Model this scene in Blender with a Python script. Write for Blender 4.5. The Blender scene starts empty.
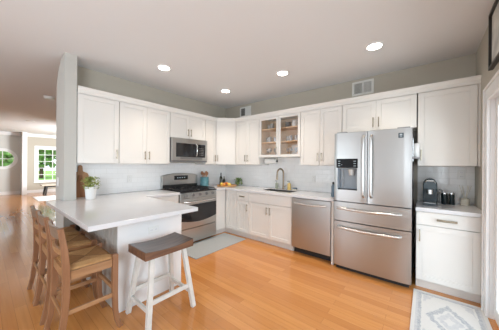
import bpy, bmesh, math, random
from mathutils import Vector, Matrix
random.seed(7)
SC = bpy.context.scene
COL = SC.collection
PI = math.pi

# ------------------------------------------------------------------ camera
YAW, ROLL = 0.682, 0.008
cam_d = bpy.data.cameras.new('camera')
cam = bpy.data.objects.new('camera', cam_d); COL.objects.link(cam)
_fw = Vector((-math.sin(YAW), math.cos(YAW), 0)); _rt = Vector((math.cos(YAW), math.sin(YAW), 0)); _up = Vector((0, 0, 1))
_r = math.cos(ROLL) * _rt + math.sin(ROLL) * _up
_u = -math.sin(ROLL) * _rt + math.cos(ROLL) * _up
cam.matrix_world = Matrix(((_r.x, _u.x, -_fw.x, 3.723), (_r.y, _u.y, -_fw.y, -3.681), (_r.z, _u.z, -_fw.z, 1.367), (0, 0, 0, 1)))
cam_d.sensor_width = 36; cam_d.lens = 36 * 216.9 / 499; cam_d.clip_start = .05; cam_d.clip_end = 300
SC.camera = cam

# ------------------------------------------------------------------ world, large lights, exposure
w = bpy.data.worlds.new('sky'); SC.world = w; w.use_nodes = True
wn = w.node_tree.nodes; wl = w.node_tree.links
bg = wn['Background']; bg.inputs['Color'].default_value = (0.76, 0.88, 1.0, 1); bg.inputs['Strength'].default_value = 1.5
def area(name, loc, target, sx, sy, power, col):
    d = bpy.data.lights.new(name, 'AREA'); d.shape = 'RECTANGLE'; d.size = sx; d.size_y = sy; d.energy = power; d.color = col
    o = bpy.data.objects.new(name, d); COL.objects.link(o); o.location = loc
    o.rotation_euler = (Vector(target) - Vector(loc)).to_track_quat('-Z', 'Y').to_euler()
    return o
area('fill_family_room', (.4, -7.65, 1.2), (2.6, 0, 1.0), 2.4, 2.2, 48, (0.84, 0.93, 1.0))  # added fill lamp in the guessed opening behind the camera
area('daylight_patio_door', (5.1, -2.2, 1.2), (0, -1.9, .9), 1.4, 1.9, 46, (0.82, 0.93, 1.0))
area('fill_side_wall', (4.25, -5.3, 1.45), (-1.0, -3.5, 1.0), 1.6, 1.4, 66, (0.80, 0.91, 1.0))  # added fill lamp set in the invented side window
area('fill_bounce', (2.7, -5.3, 0.9), (2.7, -5.1, 3.2), 2.4, 2.2, 18, (0.80, 0.90, 1.0))  # added upward fill behind the camera, brightens the room off the ceiling
area('fill_front_rooms', (-6.6, -.35, 1.6), (-10.3, -3.3, 1.6), 1.0, 1.8, 150, (0.95, 0.98, 1.0))  # added fill hidden behind the range wall; no window stands there
sd = bpy.data.lights.new('sun', 'SUN'); sd.energy = 3.2; sd.angle = math.radians(1.5); sd.color = (1.0, .96, .90)
so_ = bpy.data.objects.new('sun', sd); COL.objects.link(so_); so_.rotation_euler = Vector((0.0, -.62, -1.0)).to_track_quat('-Z', 'Y').to_euler()
SC.view_settings.view_transform = 'Standard'; SC.view_settings.look = 'None'
SC.view_settings.gamma = 1.0; SC.view_settings.use_curve_mapping = False
SC.view_settings.exposure = 0.31

# ------------------------------------------------------------------ materials
def mat(name, col, rough=.5, metal=0.0, spec=.5, coat=0.0, emis=None, estr=0.0, trans=0.0, var=0.0, scale=8.0, bump=0.0, bscale=60.0):
    m = bpy.data.materials.new(name); m.use_nodes = True
    nt = m.node_tree; b = nt.nodes['Principled BSDF']
    b.inputs['Base Color'].default_value = (*col, 1); b.inputs['Roughness'].default_value = rough
    b.inputs['Metallic'].default_value = metal; b.inputs['Specular IOR Level'].default_value = spec
    b.inputs['Coat Weight'].default_value = coat; b.inputs['Transmission Weight'].default_value = trans
    if emis: b.inputs['Emission Color'].default_value = (*emis, 1); b.inputs['Emission Strength'].default_value = estr
    tc = nt.nodes.new('ShaderNodeTexCoord')
    if var > 0:
        n = nt.nodes.new('ShaderNodeTexNoise'); n.inputs['Scale'].default_value = scale; n.inputs['Detail'].default_value = 4
        nt.links.new(tc.outputs['Object'], n.inputs['Vector'])
        r = nt.nodes.new('ShaderNodeValToRGB')
        r.color_ramp.elements[0].position = .3; r.color_ramp.elements[1].position = .7
        r.color_ramp.elements[0].color = (*[c * (1 - var) for c in col], 1); r.color_ramp.elements[1].color = (*[min(1, c * (1 + var)) for c in col], 1)
        nt.links.new(n.outputs['Fac'], r.inputs['Fac']); nt.links.new(r.outputs['Color'], b.inputs['Base Color'])
    if bump > 0:
        n = nt.nodes.new('ShaderNodeTexNoise'); n.inputs['Scale'].default_value = bscale
        nt.links.new(tc.outputs['Object'], n.inputs['Vector'])
        bp = nt.nodes.new('ShaderNodeBump'); bp.inputs['Strength'].default_value = bump; bp.inputs['Distance'].default_value = .002
        nt.links.new(n.outputs['Fac'], bp.inputs['Height']); nt.links.new(bp.outputs['Normal'], b.inputs['Normal'])
    return m
def mth(nt, op, a, b=None, clamp=False):
    n = nt.nodes.new('ShaderNodeMath'); n.operation = op; n.use_clamp = clamp
    for i, v in enumerate((a, b)):
        if v is None: continue
        if isinstance(v, (int, float)): n.inputs[i].default_value = v
        else: nt.links.new(v, n.inputs[i])
    return n.outputs[0]
def mixc(nt, f, a, b):
    n = nt.nodes.new('ShaderNodeMix'); n.data_type = 'RGBA'
    if isinstance(f, (int, float)): n.inputs[0].default_value = f
    else: nt.links.new(f, n.inputs[0])
    for i, v in ((6, a), (7, b)):
        if isinstance(v, tuple): n.inputs[i].default_value = (*v, 1)
        else: nt.links.new(v, n.inputs[i])
    return n.outputs[2]
def wood_grain(name, c1, c2, axis, rough=.45, freq=1.0, coat=0.0):
    m = mat(name, c1, rough, coat=coat); nt = m.node_tree; b = nt.nodes['Principled BSDF']
    tc = nt.nodes['Texture Coordinate']; mp = nt.nodes.new('ShaderNodeMapping')
    s = [28 * freq] * 3; s['XYZ'.index(axis)] = 2.2 * freq; mp.inputs['Scale'].default_value = s
    n = nt.nodes.new('ShaderNodeTexNoise'); n.inputs['Scale'].default_value = 1.0; n.inputs['Detail'].default_value = 5; n.inputs['Distortion'].default_value = .6
    nt.links.new(tc.outputs['Object'], mp.inputs['Vector']); nt.links.new(mp.outputs['Vector'], n.inputs['Vector'])
    f = mth(nt, 'MULTIPLY', mth(nt, 'SUBTRACT', n.outputs['Fac'], .3), 2.4, True)
    nt.links.new(mixc(nt, f, c1, c2), b.inputs['Base Color'])
    return m
def floor_mat():
    m = mat('oak_plank_floor', (.55, .26, .09), .16, coat=.25); nt = m.node_tree; b = nt.nodes['Principled BSDF']
    tc = nt.nodes['Texture Coordinate']
    br = nt.nodes.new('ShaderNodeTexBrick'); br.inputs['Scale'].default_value = 1; br.inputs['Brick Width'].default_value = 1.15; br.inputs['Row Height'].default_value = .083
    br.inputs['Mortar Size'].default_value = .0012; br.inputs['Mortar Smooth'].default_value = .3; br.offset = .37; br.offset_frequency = 2
    br.inputs['Color1'].default_value = (.0, .0, .0, 1); br.inputs['Color2'].default_value = (1, 1, 1, 1); br.inputs['Mortar'].default_value = (.5, .5, .5, 1); br.inputs['Bias'].default_value = 0
    nt.links.new(tc.outputs['Object'], br.inputs['Vector'])
    mp = nt.nodes.new('ShaderNodeMapping'); mp.inputs['Scale'].default_value = (1.6, 30, 1); nt.links.new(tc.outputs['Object'], mp.inputs['Vector'])
    n = nt.nodes.new('ShaderNodeTexNoise'); n.inputs['Scale'].default_value = 1.4; n.inputs['Detail'].default_value = 5; nt.links.new(mp.outputs['Vector'], n.inputs['Vector'])
    base = mixc(nt, br.outputs['Color'], FLOOR_A, FLOOR_B)
    g = mth(nt, 'MULTIPLY', mth(nt, 'SUBTRACT', n.outputs['Fac'], .35), .9, True)
    base = mixc(nt, g, base, FLOOR_C)
    base = mixc(nt, mth(nt, 'MULTIPLY', br.outputs['Fac'], .55), base, (.20, .09, .03))
    nt.links.new(base, b.inputs['Base Color'])
    return m
FLOOR_A = (.52, .21, .058); FLOOR_B = (.64, .29, .09); FLOOR_C = (.43, .155, .04)
def tile_mat(name, axis):
    m = mat(name, (.86, .86, .86), .12); nt = m.node_tree; b = nt.nodes['Principled BSDF']
    tc = nt.nodes['Texture Coordinate']; sp = nt.nodes.new('ShaderNodeSeparateXYZ'); cb = nt.nodes.new('ShaderNodeCombineXYZ')
    nt.links.new(tc.outputs['Object'], sp.inputs[0]); nt.links.new(sp.outputs[axis], cb.inputs[0]); nt.links.new(sp.outputs['Z'], cb.inputs[1])
    br = nt.nodes.new('ShaderNodeTexBrick'); br.inputs['Scale'].default_value = 1; br.inputs['Brick Width'].default_value = .152; br.inputs['Row Height'].default_value = .0762
    br.inputs['Mortar Size'].default_value = .002; br.inputs['Mortar Smooth'].default_value = .4
    br.inputs['Color1'].default_value = (.93, .93, .925, 1); br.inputs['Color2'].default_value = (.905, .905, .90, 1); br.inputs['Mortar'].default_value = (.82, .82, .81, 1)
    nt.links.new(cb.outputs[0], br.inputs['Vector']); nt.links.new(br.outputs['Color'], b.inputs['Base Color'])
    n = nt.nodes.new('ShaderNodeTexNoise'); n.inputs['Scale'].default_value = 14; nt.links.new(tc.outputs['Object'], n.inputs['Vector'])
    h = mth(nt, 'SUBTRACT', mth(nt, 'MULTIPLY', n.outputs['Fac'], .5), br.outputs['Fac'])
    bp = nt.nodes.new('ShaderNodeBump'); bp.inputs['Strength'].default_value = .45; bp.inputs['Distance'].default_value = .003
    nt.links.new(h, bp.inputs['Height']); nt.links.new(bp.outputs['Normal'], b.inputs['Normal'])
    return m
def rush_mat():
    m = mat('woven_rush', (.5, .3, .12), .65); nt = m.node_tree; b = nt.nodes['Principled BSDF']
    tc = nt.nodes['Texture Coordinate']; sp = nt.nodes.new('ShaderNodeSeparateXYZ'); nt.links.new(tc.outputs['Object'], sp.inputs[0])
    ax = mth(nt, 'ABSOLUTE', sp.outputs['X']); ay = mth(nt, 'MULTIPLY', mth(nt, 'ABSOLUTE', sp.outputs['Y']), 1.12)
    mx = mth(nt, 'MAXIMUM', ax, ay)
    s = mth(nt, 'SINE', mth(nt, 'MULTIPLY', mx, 900))
    n = nt.nodes.new('ShaderNodeTexNoise'); n.inputs['Scale'].default_value = 18; nt.links.new(tc.outputs['Object'], n.inputs['Vector'])
    f = mth(nt, 'ADD', mth(nt, 'MULTIPLY', s, .22), n.outputs['Fac'], True)
    dg = mth(nt, 'LESS_THAN', mth(nt, 'ABSOLUTE', mth(nt, 'SUBTRACT', ax, ay)), .005)
    wedge = mth(nt, 'GREATER_THAN', ax, ay)
    c = mixc(nt, f, mixc(nt, wedge, (.26, .105, .03), (.38, .18, .06)), mixc(nt, wedge, (.50, .26, .09), (.68, .41, .18)))
    nt.links.new(mixc(nt, mth(nt, 'MULTIPLY', dg, .8), c, (.16, .07, .025)), b.inputs['Base Color'])
    bp = nt.nodes.new('ShaderNodeBump'); bp.inputs['Strength'].default_value = .6; bp.inputs['Distance'].default_value = .003
    nt.links.new(s, bp.inputs['Height']); nt.links.new(bp.outputs['Normal'], b.inputs['Normal'])
    return m
def rug_mat(hx, hy):
    m = mat('faded_rug', (.6, .6, .6), .95, spec=.1); nt = m.node_tree; b = nt.nodes['Principled BSDF']
    tc = nt.nodes['Texture Coordinate']; sp = nt.nodes.new('ShaderNodeSeparateXYZ'); nt.links.new(tc.outputs['Object'], sp.inputs[0])
    n = nt.nodes.new('ShaderNodeTexNoise'); n.inputs['Scale'].default_value = 26; n.inputs['Detail'].default_value = 5; nt.links.new(tc.outputs['Object'], n.inputs['Vector'])
    wob = mth(nt, 'MULTIPLY', mth(nt, 'SUBTRACT', n.outputs['Fac'], .5), .10)
    ax = mth(nt, 'ABSOLUTE', sp.outputs['X']); ay = mth(nt, 'ABSOLUTE', sp.outputs['Y'])
    edge = mth(nt, 'MINIMUM', mth(nt, 'SUBTRACT', hx, ax), mth(nt, 'SUBTRACT', hy, ay))
    d = mth(nt, 'ADD', mth(nt, 'ADD', mth(nt, 'DIVIDE', ax, hx), mth(nt, 'DIVIDE', ay, hy)), mth(nt, 'MULTIPLY', wob, 3))
    cream = (.64, .63, .61); grey = (.30, .33, .38); mid = (.46, .47, .50)
    c = mixc(nt, mth(nt, 'LESS_THAN', d, .62), cream, grey)
    c = mixc(nt, mth(nt, 'LESS_THAN', d, .44), c, cream)
    c = mixc(nt, mth(nt, 'LESS_THAN', d, .34), c, mid)
    c = mixc(nt, mth(nt, 'LESS_THAN', d, .15), c, cream)
    c = mixc(nt, mth(nt, 'GREATER_THAN', d, 1.18), c, mid)
    e2 = mth(nt, 'ADD', edge, mth(nt, 'MULTIPLY', wob, .25))
    c = mixc(nt, mth(nt, 'LESS_THAN', e2, .085), c, cream)
    c = mixc(nt, mth(nt, 'LESS_THAN', e2, .070), c, grey)
    c = mixc(nt, mth(nt, 'LESS_THAN', e2, .045), c, mid)
    c = mixc(nt, mth(nt, 'LESS_THAN', edge, .028), c, cream)
    n2 = nt.nodes.new('ShaderNodeTexNoise'); n2.inputs['Scale'].default_value = 60; nt.links.new(tc.outputs['Object'], n2.inputs['Vector'])
    c = mixc(nt, mth(nt, 'MULTIPLY', mth(nt, 'SUBTRACT', n2.outputs['Fac'], .2), 1.5, True), c, (.60, .60, .59))
    nt.links.new(c, b.inputs['Base Color'])
    return m
def steel_mat(name, col, rough, axis=None):
    m = mat(name, col, rough, 1.0); nt = m.node_tree; b = nt.nodes['Principled BSDF']
    if axis:
        tc = nt.nodes['Texture Coordinate']; mp = nt.nodes.new('ShaderNodeMapping')
        s = [220.0] * 3; s['XYZ'.index(axis)] = 3; mp.inputs['Scale'].default_value = s
        n = nt.nodes.new('ShaderNodeTexNoise'); n.inputs['Scale'].default_value = 1; nt.links.new(tc.outputs['Object'], mp.inputs['Vector']); nt.links.new(mp.outputs['Vector'], n.inputs['Vector'])
        r = mth(nt, 'ADD', mth(nt, 'MULTIPLY', n.outputs['Fac'], .10), rough - .05)
        nt.links.new(r, b.inputs['Roughness'])
    return m
def glass_mat(name, alpha=.12, tint=(1, 1, 1)):
    m = bpy.data.materials.new(name); m.use_nodes = True; nt = m.node_tree; nt.nodes.clear()
    o = nt.nodes.new('ShaderNodeOutputMaterial'); t = nt.nodes.new('ShaderNodeBsdfTransparent'); g = nt.nodes.new('ShaderNodeBsdfGlossy'); mx = nt.nodes.new('ShaderNodeMixShader')
    t.inputs['Color'].default_value = (*tint, 1); g.inputs['Roughness'].default_value = .03; mx.inputs[0].default_value = alpha
    nt.links.new(t.outputs[0], mx.inputs[1]); nt.links.new(g.outputs[0], mx.inputs[2]); nt.links.new(mx.outputs[0], o.inputs[0])
    return m

M = {}
M['cab'] = mat('painted_cabinet_white', (.785, .765, .73), .38)
M['trimw'] = mat('painted_trim_white', (.85, .85, .85), .35)
M['wall'] = mat('greige_wall_paint', (.485, .445, .375), .8, bump=.1, bscale=220)
M['wall_light'] = mat('pale_grey_wall_paint', (.66, .66, .63), .75, bump=.1, bscale=220)
M['stub'] = mat('warm_grey_wall_paint', (.53, .52, .485), .75, bump=.1, bscale=220)
M['ceil'] = mat('ceiling_paint', (.755, .76, .765), .9)
M['floor'] = floor_mat()
M['tile_y'] = tile_mat('white_subway_tile_range_wall', 'Y'); M['tile_x'] = tile_mat('white_subway_tile_sink_wall', 'X')
M['quartz'] = mat('white_quartz', (.68, .68, .695), .13, var=.025, scale=5)
M['bead'] = mat('greige_beadboard', (.50, .47, .43), .55)
M['pull'] = mat('satin_brass_nickel', (.43, .375, .29), .32, 1.0)
M['steel'] = steel_mat('brushed_steel', (.47, .46, .45), .32, 'X')
M['steel_y'] = steel_mat('brushed_steel_range', (.50, .49, .475), .30, 'Y')
M['steel_dark'] = steel_mat('dark_steel', (.30, .30, .30), .35)
M['chrome'] = mat('polished_steel', (.74, .74, .74), .16, 1.0)
M['satin'] = mat('satin_steel_handle', (.66, .65, .64), .30, 1.0)
M['black'] = mat('black_gloss', (.012, .012, .014), .08)
M['blackm'] = mat('black_matte', (.02, .02, .02), .55)
M['iron'] = mat('cast_iron', (.018, .018, .019), .5, bump=.3, bscale=200)
M['ovenglass'] = mat('dark_oven_glass', (.02, .021, .024), .05)
M['stoolwood'] = wood_grain('brown_stained_wood', (.23, .10, .045), (.34, .165, .08), 'Z', .4, coat=.15)
M['stoolrail'] = wood_grain('brown_stained_wood_rails', (.30, .145, .06), (.43, .23, .11), 'Y', .4, coat=.15)
M['toprail'] = wood_grain('grey_brown_wood', (.17, .12, .09), (.26, .19, .14), 'X', .4, coat=.2)
M['rush'] = rush_mat()
M['saddle'] = wood_grain('dark_walnut_top', (.06, .04, .032), (.15, .10, .078), 'Y', .33, coat=.25)
M['saddle_edge'] = wood_grain('walnut_edge', (.11, .05, .028), (.22, .11, .06), 'Y', .4)
M['stoolleg'] = mat('whitewashed_leg_paint', (.68, .66, .62), .45, var=.06, scale=14)
M['mat'] = mat('grey_woven_mat', (.37, .39, .40), .95, spec=.1, var=.07, scale=120)
M['cabwood'] = wood_grain('maple_interior', (.76, .56, .38), (.84, .66, .48), 'X', .5)
M['shelfwood'] = wood_grain('maple_shelf_edge', (.76, .48, .26), (.84, .57, .34), 'X', .5)
M['glass'] = glass_mat('clear_glass', .10)
M['glassware'] = mat('glassware', (.95, .97, .97), .03, trans=.0, spec=.8); 
M['glassware'] = glass_mat('glassware', .45, (.97, .98, .98))
_nt = M['glassware'].node_tree; _g = [n for n in _nt.nodes if n.type == 'BSDF_GLOSSY'][0]; _m = [n for n in _nt.nodes if n.type == 'MIX_SHADER'][0]
_d = _nt.nodes.new('ShaderNodeBsdfDiffuse'); _d.inputs['Color'].default_value = (.9, .9, .9, 1); _a = _nt.nodes.new('ShaderNodeMixShader'); _a.inputs[0].default_value = .6  # white diffuse mixed into the glass stands in for bright glints
_nt.links.new(_g.outputs[0], _a.inputs[1]); _nt.links.new(_d.outputs[0], _a.inputs[2]); _nt.links.new(_a.outputs[0], _m.inputs[2])
M['china'] = mat('white_china', (.82, .82, .80), .2)
M['darkchina'] = mat('charcoal_china', (.07, .07, .075), .3)
M['teal'] = mat('teal_glaze', (.12, .29, .33), .22, var=.2, scale=20)
M['utensil'] = wood_grain('wooden_utensils', (.32, .13, .06), (.45, .22, .11), 'Z', .5)
M['board1'] = wood_grain('acacia_board', (.36, .17, .07), (.56, .31, .15), 'Z', .45)
M['tray'] = wood_grain('honey_tray_wood', (.55, .28, .11), (.66, .37, .17), 'X', .45)
M['leaf'] = mat('herb_leaves', (.30, .34, .09), .5, var=.35, scale=40)
M['leaf2'] = mat('dark_green_leaves', (.20, .30, .08), .5, var=.3, scale=40)
M['pot'] = mat('white_ceramic_pot', (.80, .80, .79), .35)
M['bottle'] = mat('dark_green_bottle', (.03, .028, .015), .08)
M['orange'] = mat('orange_peel', (.85, .33, .05), .45, bump=.2, bscale=150)
M['lemon'] = mat('lemon_peel', (.85, .62, .12), .45, bump=.2, bscale=150)
M['apple'] = mat('red_apple', (.50, .10, .06), .3)
M['faucet'] = mat('brushed_bronze', (.33, .26, .19), .28, 1.0)
M['soap'] = mat('amber_soap', (.72, .52, .18), .25)
M['soapg'] = mat('green_grey_soap', (.40, .42, .33), .2)
M['bluegrey'] = mat('blue_grey_plastic', (.12, .19, .26), .3)
M['navy'] = mat('petrol_coffee_machine', (.035, .052, .062), .2, coat=.2)
M['canister'] = mat('black_ceramic', (.012, .022, .025), .2)
M['paper'] = mat('paper_towel', (.84, .83, .80), .9)
M['plate'] = mat('white_cover_plate', (.82, .82, .80), .35)
M['slot'] = mat('dark_slot', (.03, .03, .03), .6)
M['louver'] = mat('vent_white', (.72, .72, .69), .45)
M['ventdark'] = mat('vent_duct_dark', (.055, .05, .045), .8)
M['lens'] = mat('lamp_lens', (1, .97, .9), .4, emis=(1, .93, .82), estr=14)
M['lcd'] = mat('lit_icons', (.3, .36, .4), .4, emis=(.7, .85, .9), estr=.12)
M['badge'] = mat('navy_badge', (.03, .045, .06), .3)
M['frameb'] = mat('black_picture_frame', (.02, .018, .016), .35)
M['art'] = mat('pale_art_print', (.62, .61, .57), .6, var=.25, scale=7)
M['patchl'] = mat('pale_living_patch', (.68, .68, .69), .95, spec=.1, var=.05, scale=40)  # even pale colour for the flat patch on the living room floor
M['grass'] = mat('lawn', (.26, .48, .10), .9, var=.25, scale=1.5)
M['tree'] = mat('tree_leaves', (.22, .36, .12), .8, var=.4, scale=3)
M['bark'] = mat('bark', (.12, .08, .05), .9)
M['deck'] = mat('patio_stone', (.60, .59, .57), .9, var=.05, scale=3)
M['benchtop'] = wood_grain('pale_bench_top', (.50, .42, .33), (.60, .52, .42), 'X', .5)
M['reed'] = mat('pale_reeds', (.72, .66, .55), .7)
M['oil'] = mat('diffuser_glass', (.70, .66, .56), .12)

# ------------------------------------------------------------------ mesh helpers (world coordinates in, parent-local out)
class MB:
    def __init__(s, m=None): s.v = []; s.f = []; s.m = m
    def add(s, vs, fs):
        k = len(s.v)
        for p in vs:
            p = Vector(p); s.v.append(s.m @ p if s.m is not None else p)
        s.f += [tuple(i + k for i in f) for f in fs]; return s
    def box(s, x0, y0, z0, x1, y1, z1):
        return s.add([(x0, y0, z0), (x1, y0, z0), (x1, y1, z0), (x0, y1, z0), (x0, y0, z1), (x1, y0, z1), (x1, y1, z1), (x0, y1, z1)],
                     [(0, 3, 2, 1), (4, 5, 6, 7), (0, 1, 5, 4), (1, 2, 6, 5), (2, 3, 7, 6), (3, 0, 4, 7)])
    def prism(s, pts, z0, z1):
        n = len(pts)
        return s.add([(x, y, z0) for x, y in pts] + [(x, y, z1) for x, y in pts],
                     [tuple(range(n - 1, -1, -1)), tuple(range(n, 2 * n))] + [(i, (i + 1) % n, n + (i + 1) % n, n + i) for i in range(n)])
    def extr(s, pts, d):          # closed polygon of 3D points extruded by vector d
        n = len(pts); d = Vector(d)
        return s.add([Vector(p) for p in pts] + [Vector(p) + d for p in pts],
                     [tuple(range(n - 1, -1, -1)), tuple(range(n, 2 * n))] + [(i, (i + 1) % n, n + (i + 1) % n, n + i) for i in range(n)])
    def tube(s, pts, r, n=10, sq=None):
        pts = [Vector(p) for p in pts]; L = len(pts); rings = []
        rr = r if isinstance(r, (list, tuple)) else [r] * L
        up = None
        for i, p in enumerate(pts):
            t = (pts[min(i + 1, L - 1)] - pts[max(i - 1, 0)]).normalized()
            if up is None: up = Vector((0, 0, 1)) if abs(t.z) < .9 else Vector((1, 0, 0))
            a = t.cross(up).normalized(); b = a.cross(t).normalized(); up = b
            if sq: ring = [p + a * sx * sq[0] * rr[i] + b * sy * sq[1] * rr[i] for sx, sy in ((-1, -1), (1, -1), (1, 1), (-1, 1))]
            else: ring = [p + (a * math.cos(2 * PI * j / n) + b * math.sin(2 * PI * j / n)) * rr[i] for j in range(n)]
            rings.append(ring)
        m_ = 4 if sq else n
        vs = [q for r_ in rings for q in r_]
        fs = [(i * m_ + j, i * m_ + (j + 1) % m_, (i + 1) * m_ + (j + 1) % m_, (i + 1) * m_ + j) for i in range(L - 1) for j in range(m_)]
        fs += [tuple(range(m_ - 1, -1, -1)), tuple(range((L - 1) * m_, L * m_))]
        return s.add(vs, fs)
    def lathe(s, prof, c, n=20, ax='z'):
        vs = []; cx, cy, cz = c
        for r, h in prof:
            for j in range(n):
                a = 2 * PI * j / n; x, y = max(r, 1e-4) * math.cos(a), max(r, 1e-4) * math.sin(a)
                if ax == 'z': vs.append((cx + x, cy + y, cz + h))
                elif ax == 'x': vs.append((cx + h, cy + x, cz + y))
                else: vs.append((cx + x, cy - h, cz + y))
        L = len(prof)
        fs = [(i * n + j, i * n + (j + 1) % n, (i + 1) * n + (j + 1) % n, (i + 1) * n + j) for i in range(L - 1) for j in range(n)]
        fs += [tuple(range(n - 1, -1, -1)), tuple(range((L - 1) * n, L * n))]
        return s.add(vs, fs)
    def ball(s, c, r, nu=12, nv=8, sc=(1, 1, 1)):
        prof = [(r * math.sin(PI * i / nv), -r * math.cos(PI * i / nv)) for i in range(nv + 1)]
        k = len(s.v); s.lathe(prof, (0, 0, 0), nu)
        for i in range(k, len(s.v)):
            v = s.v[i]; s.v[i] = Vector((c[0] + v.x * sc[0], c[1] + v.y * sc[1], c[2] + v.z * sc[2]))
        return s
    def build(s, name, m, parent=None, smooth=False, bevel=0.0, origin=None):
        off = Vector((0, 0, 0)); p = parent
        while p is not None: off += p.location; p = p.parent
        if parent is None and origin is not None: off = Vector(origin)
        loc = Vector((0, 0, 0))
        me = bpy.data.meshes.new(name); me.from_pydata([tuple(v - off) for v in s.v], [], s.f)
        bm = bmesh.new(); bm.from_mesh(me); bmesh.ops.recalc_face_normals(bm, faces=bm.faces); bm.to_mesh(me); bm.free()
        if smooth:
            for f in me.polygons: f.use_smooth = True
            try: me.set_sharp_from_angle(angle=math.radians(40))
            except Exception: pass
        me.materials.append(M[m] if isinstance(m, str) else m)
        o = bpy.data.objects.new(name, me); COL.objects.link(o)
        if parent is not None: o.parent = parent
        elif origin is not None: o.location = off
        else: o.location = loc
        if bevel > 0:
            b = o.modifiers.new('bevel', 'BEVEL'); b.width = bevel; b.segments = 2; b.limit_method = 'ANGLE'; b.angle_limit = math.radians(40)
        return o
def tag(o, label, cat, group=None):
    o['label'] = label; o['category'] = cat
    if group: o['group'] = group
    return o
def thing(name, label, cat, loc, group=None):
    o = bpy.data.objects.new(name, None); COL.objects.link(o); o.location = loc; o.empty_display_size = .1
    return tag(o, label, cat, group)
def struct(o, label=None):
    o['kind'] = 'structure'
    if label: o['label'] = label
    return o
def copy_tree(o, parent=None):
    c = o.copy(); COL.objects.link(c); c.parent = parent
    for ch in list(o.children): copy_tree(ch, c)
    return c

# ------------------------------------------------------------------ setting
H = 2.711; XR = 4.176; XF = -10.3; YN = -7.8
struct(MB().box(XF - .1, YN, -.06, XR + .12, .1, 0).build('floor', 'floor'), 'glossy honey oak plank floor')
struct(MB().box(XF - .1, YN, H, XR + .12, .1, H + .08).build('ceiling', 'ceil'), 'smooth pale ceiling')
struct(MB().box(XF, 0, 0, XR + .1, .1, H).build('wall_back', 'wall'), 'greige wall above the sink cabinets')
b = MB(); b.box(XF, YN - .1, 0, -2.1, YN, H); b.box(-2.1, YN - .1, 2.5, 1.1, YN, H); b.box(1.1, YN - .1, 0, XR + .1, YN, H)
struct(b.build('wall_family_room', 'wall'), 'greige wall of the unseen family room with a wide opening added for daylight')  # opening is added behind the camera to let daylight in
struct(MB().box(-.12, -2.94, 0, 0, 0, H).build('wall_left', 'wall'), 'greige wall behind the range')
# stub wall closing the cabinet run, rounded into the ceiling on its far side
pts = [(-.12, -3.06, 0), (.335, -3.06, 0), (.335, -3.06, H)]
for i in range(9):
    a = PI / 2 * i / 8
    pts.append((-.12 + .40 * (1 - math.sin(a)), -3.06, H - .42 + .42 * math.cos(a)))
struct(MB().extr(pts, (0, .12, 0)).build('wall_partition', 'stub'), 'pale grey wall end beside the upper cabinets')
# right wall with patio door opening
d0, d1, dz = -.775, -2.75, 1.99
b = MB(); b.box(XR, d0, 0, XR + .1, 0, H); b.box(XR, d1, dz, XR + .1, d0, H); b.box(XR, -4.4, 0, XR + .1, d1, H); b.box(XR, YN, 0, XR + .1, -6.2, H); b.box(XR, -6.2, 0, XR + .1, -4.4, .65); b.box(XR, -6.2, 2.25, XR + .1, -4.4, H)
struct(b.build('wall_right', 'wall'), 'greige wall with patio door')
b = MB(); b.box(XR - .022, d0 - .012, 0, XR + .0, d0 + .105, dz + .108); b.box(XR - .022, d1 - .105, 0, XR, d1 + .012, dz + .108); b.box(XR - .022, d1 + .012, dz - .012, XR, d0 - .012, dz + .108)
b.box(XR + .0005, d0 - .012, 0, XR + .1, d0 - .0005, dz - .0005); b.box(XR + .0005, d1 + .0005, 0, XR + .1, d1 + .012, dz - .0005); b.box(XR + .0005, d1 + .012, dz - .012, XR + .1, d0 - .012, dz - .0005)
b.box(XR - .034, d0 + .085, 0, XR - .022, d0 + .105, dz + .108); b.box(XR - .034, d1 - .105, dz + .088, XR - .022, d0 + .085, dz + .108)
struct(b.build('trim_1', 'trimw', bevel=.003), 'white door casing beside the small base cabinet')
b = MB(); b.box(XR - .02, -6.29, .56, XR, -6.2, 2.34); b.box(XR - .02, -4.4, .56, XR, -4.31, 2.34); b.box(XR - .02, -6.2, 2.25, XR, -4.4, 2.34); b.box(XR - .05, -6.2, .60, XR, -4.4, .65)
struct(b.build('added_window', 'trimw', bevel=.003), 'white frame of an unseen window added to carry side daylight')  # invented window, out of view, frames the side fill lamp
door = MB(); y0, y1 = d0 - .012, (d0 + d1) / 2
for a, c in ((d0 - .013, (d0 + d1) / 2 + .001), ((d0 + d1) / 2 - .001, d1 + .013)):
    lo, hi = min(a, c), max(a, c)
    door.box(XR + .03, lo, .02, XR + .07, lo + .08, dz - .013); door.box(XR + .03, hi - .08, .02, XR + .07, hi, dz - .013)
    door.box(XR + .03, lo + .08, .02, XR + .07, hi - .08, .13); door.box(XR + .03, lo + .08, dz - .09, XR + .07, hi - .08, dz - .013)
do = struct(door.build('door_1', 'trimw', bevel=.003), 'white framed glass patio door')
MB().box(XR + .046, d1 + .07, .12, XR + .052, d0 - .07, dz - .08).build('pane', 'glass', do)
struct(MB().box(XR - .012, -.66, 0, XR, -.545, .10).build('baseboard_right', 'trimw', bevel=.002), 'short white baseboard beside the casing')
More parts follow.
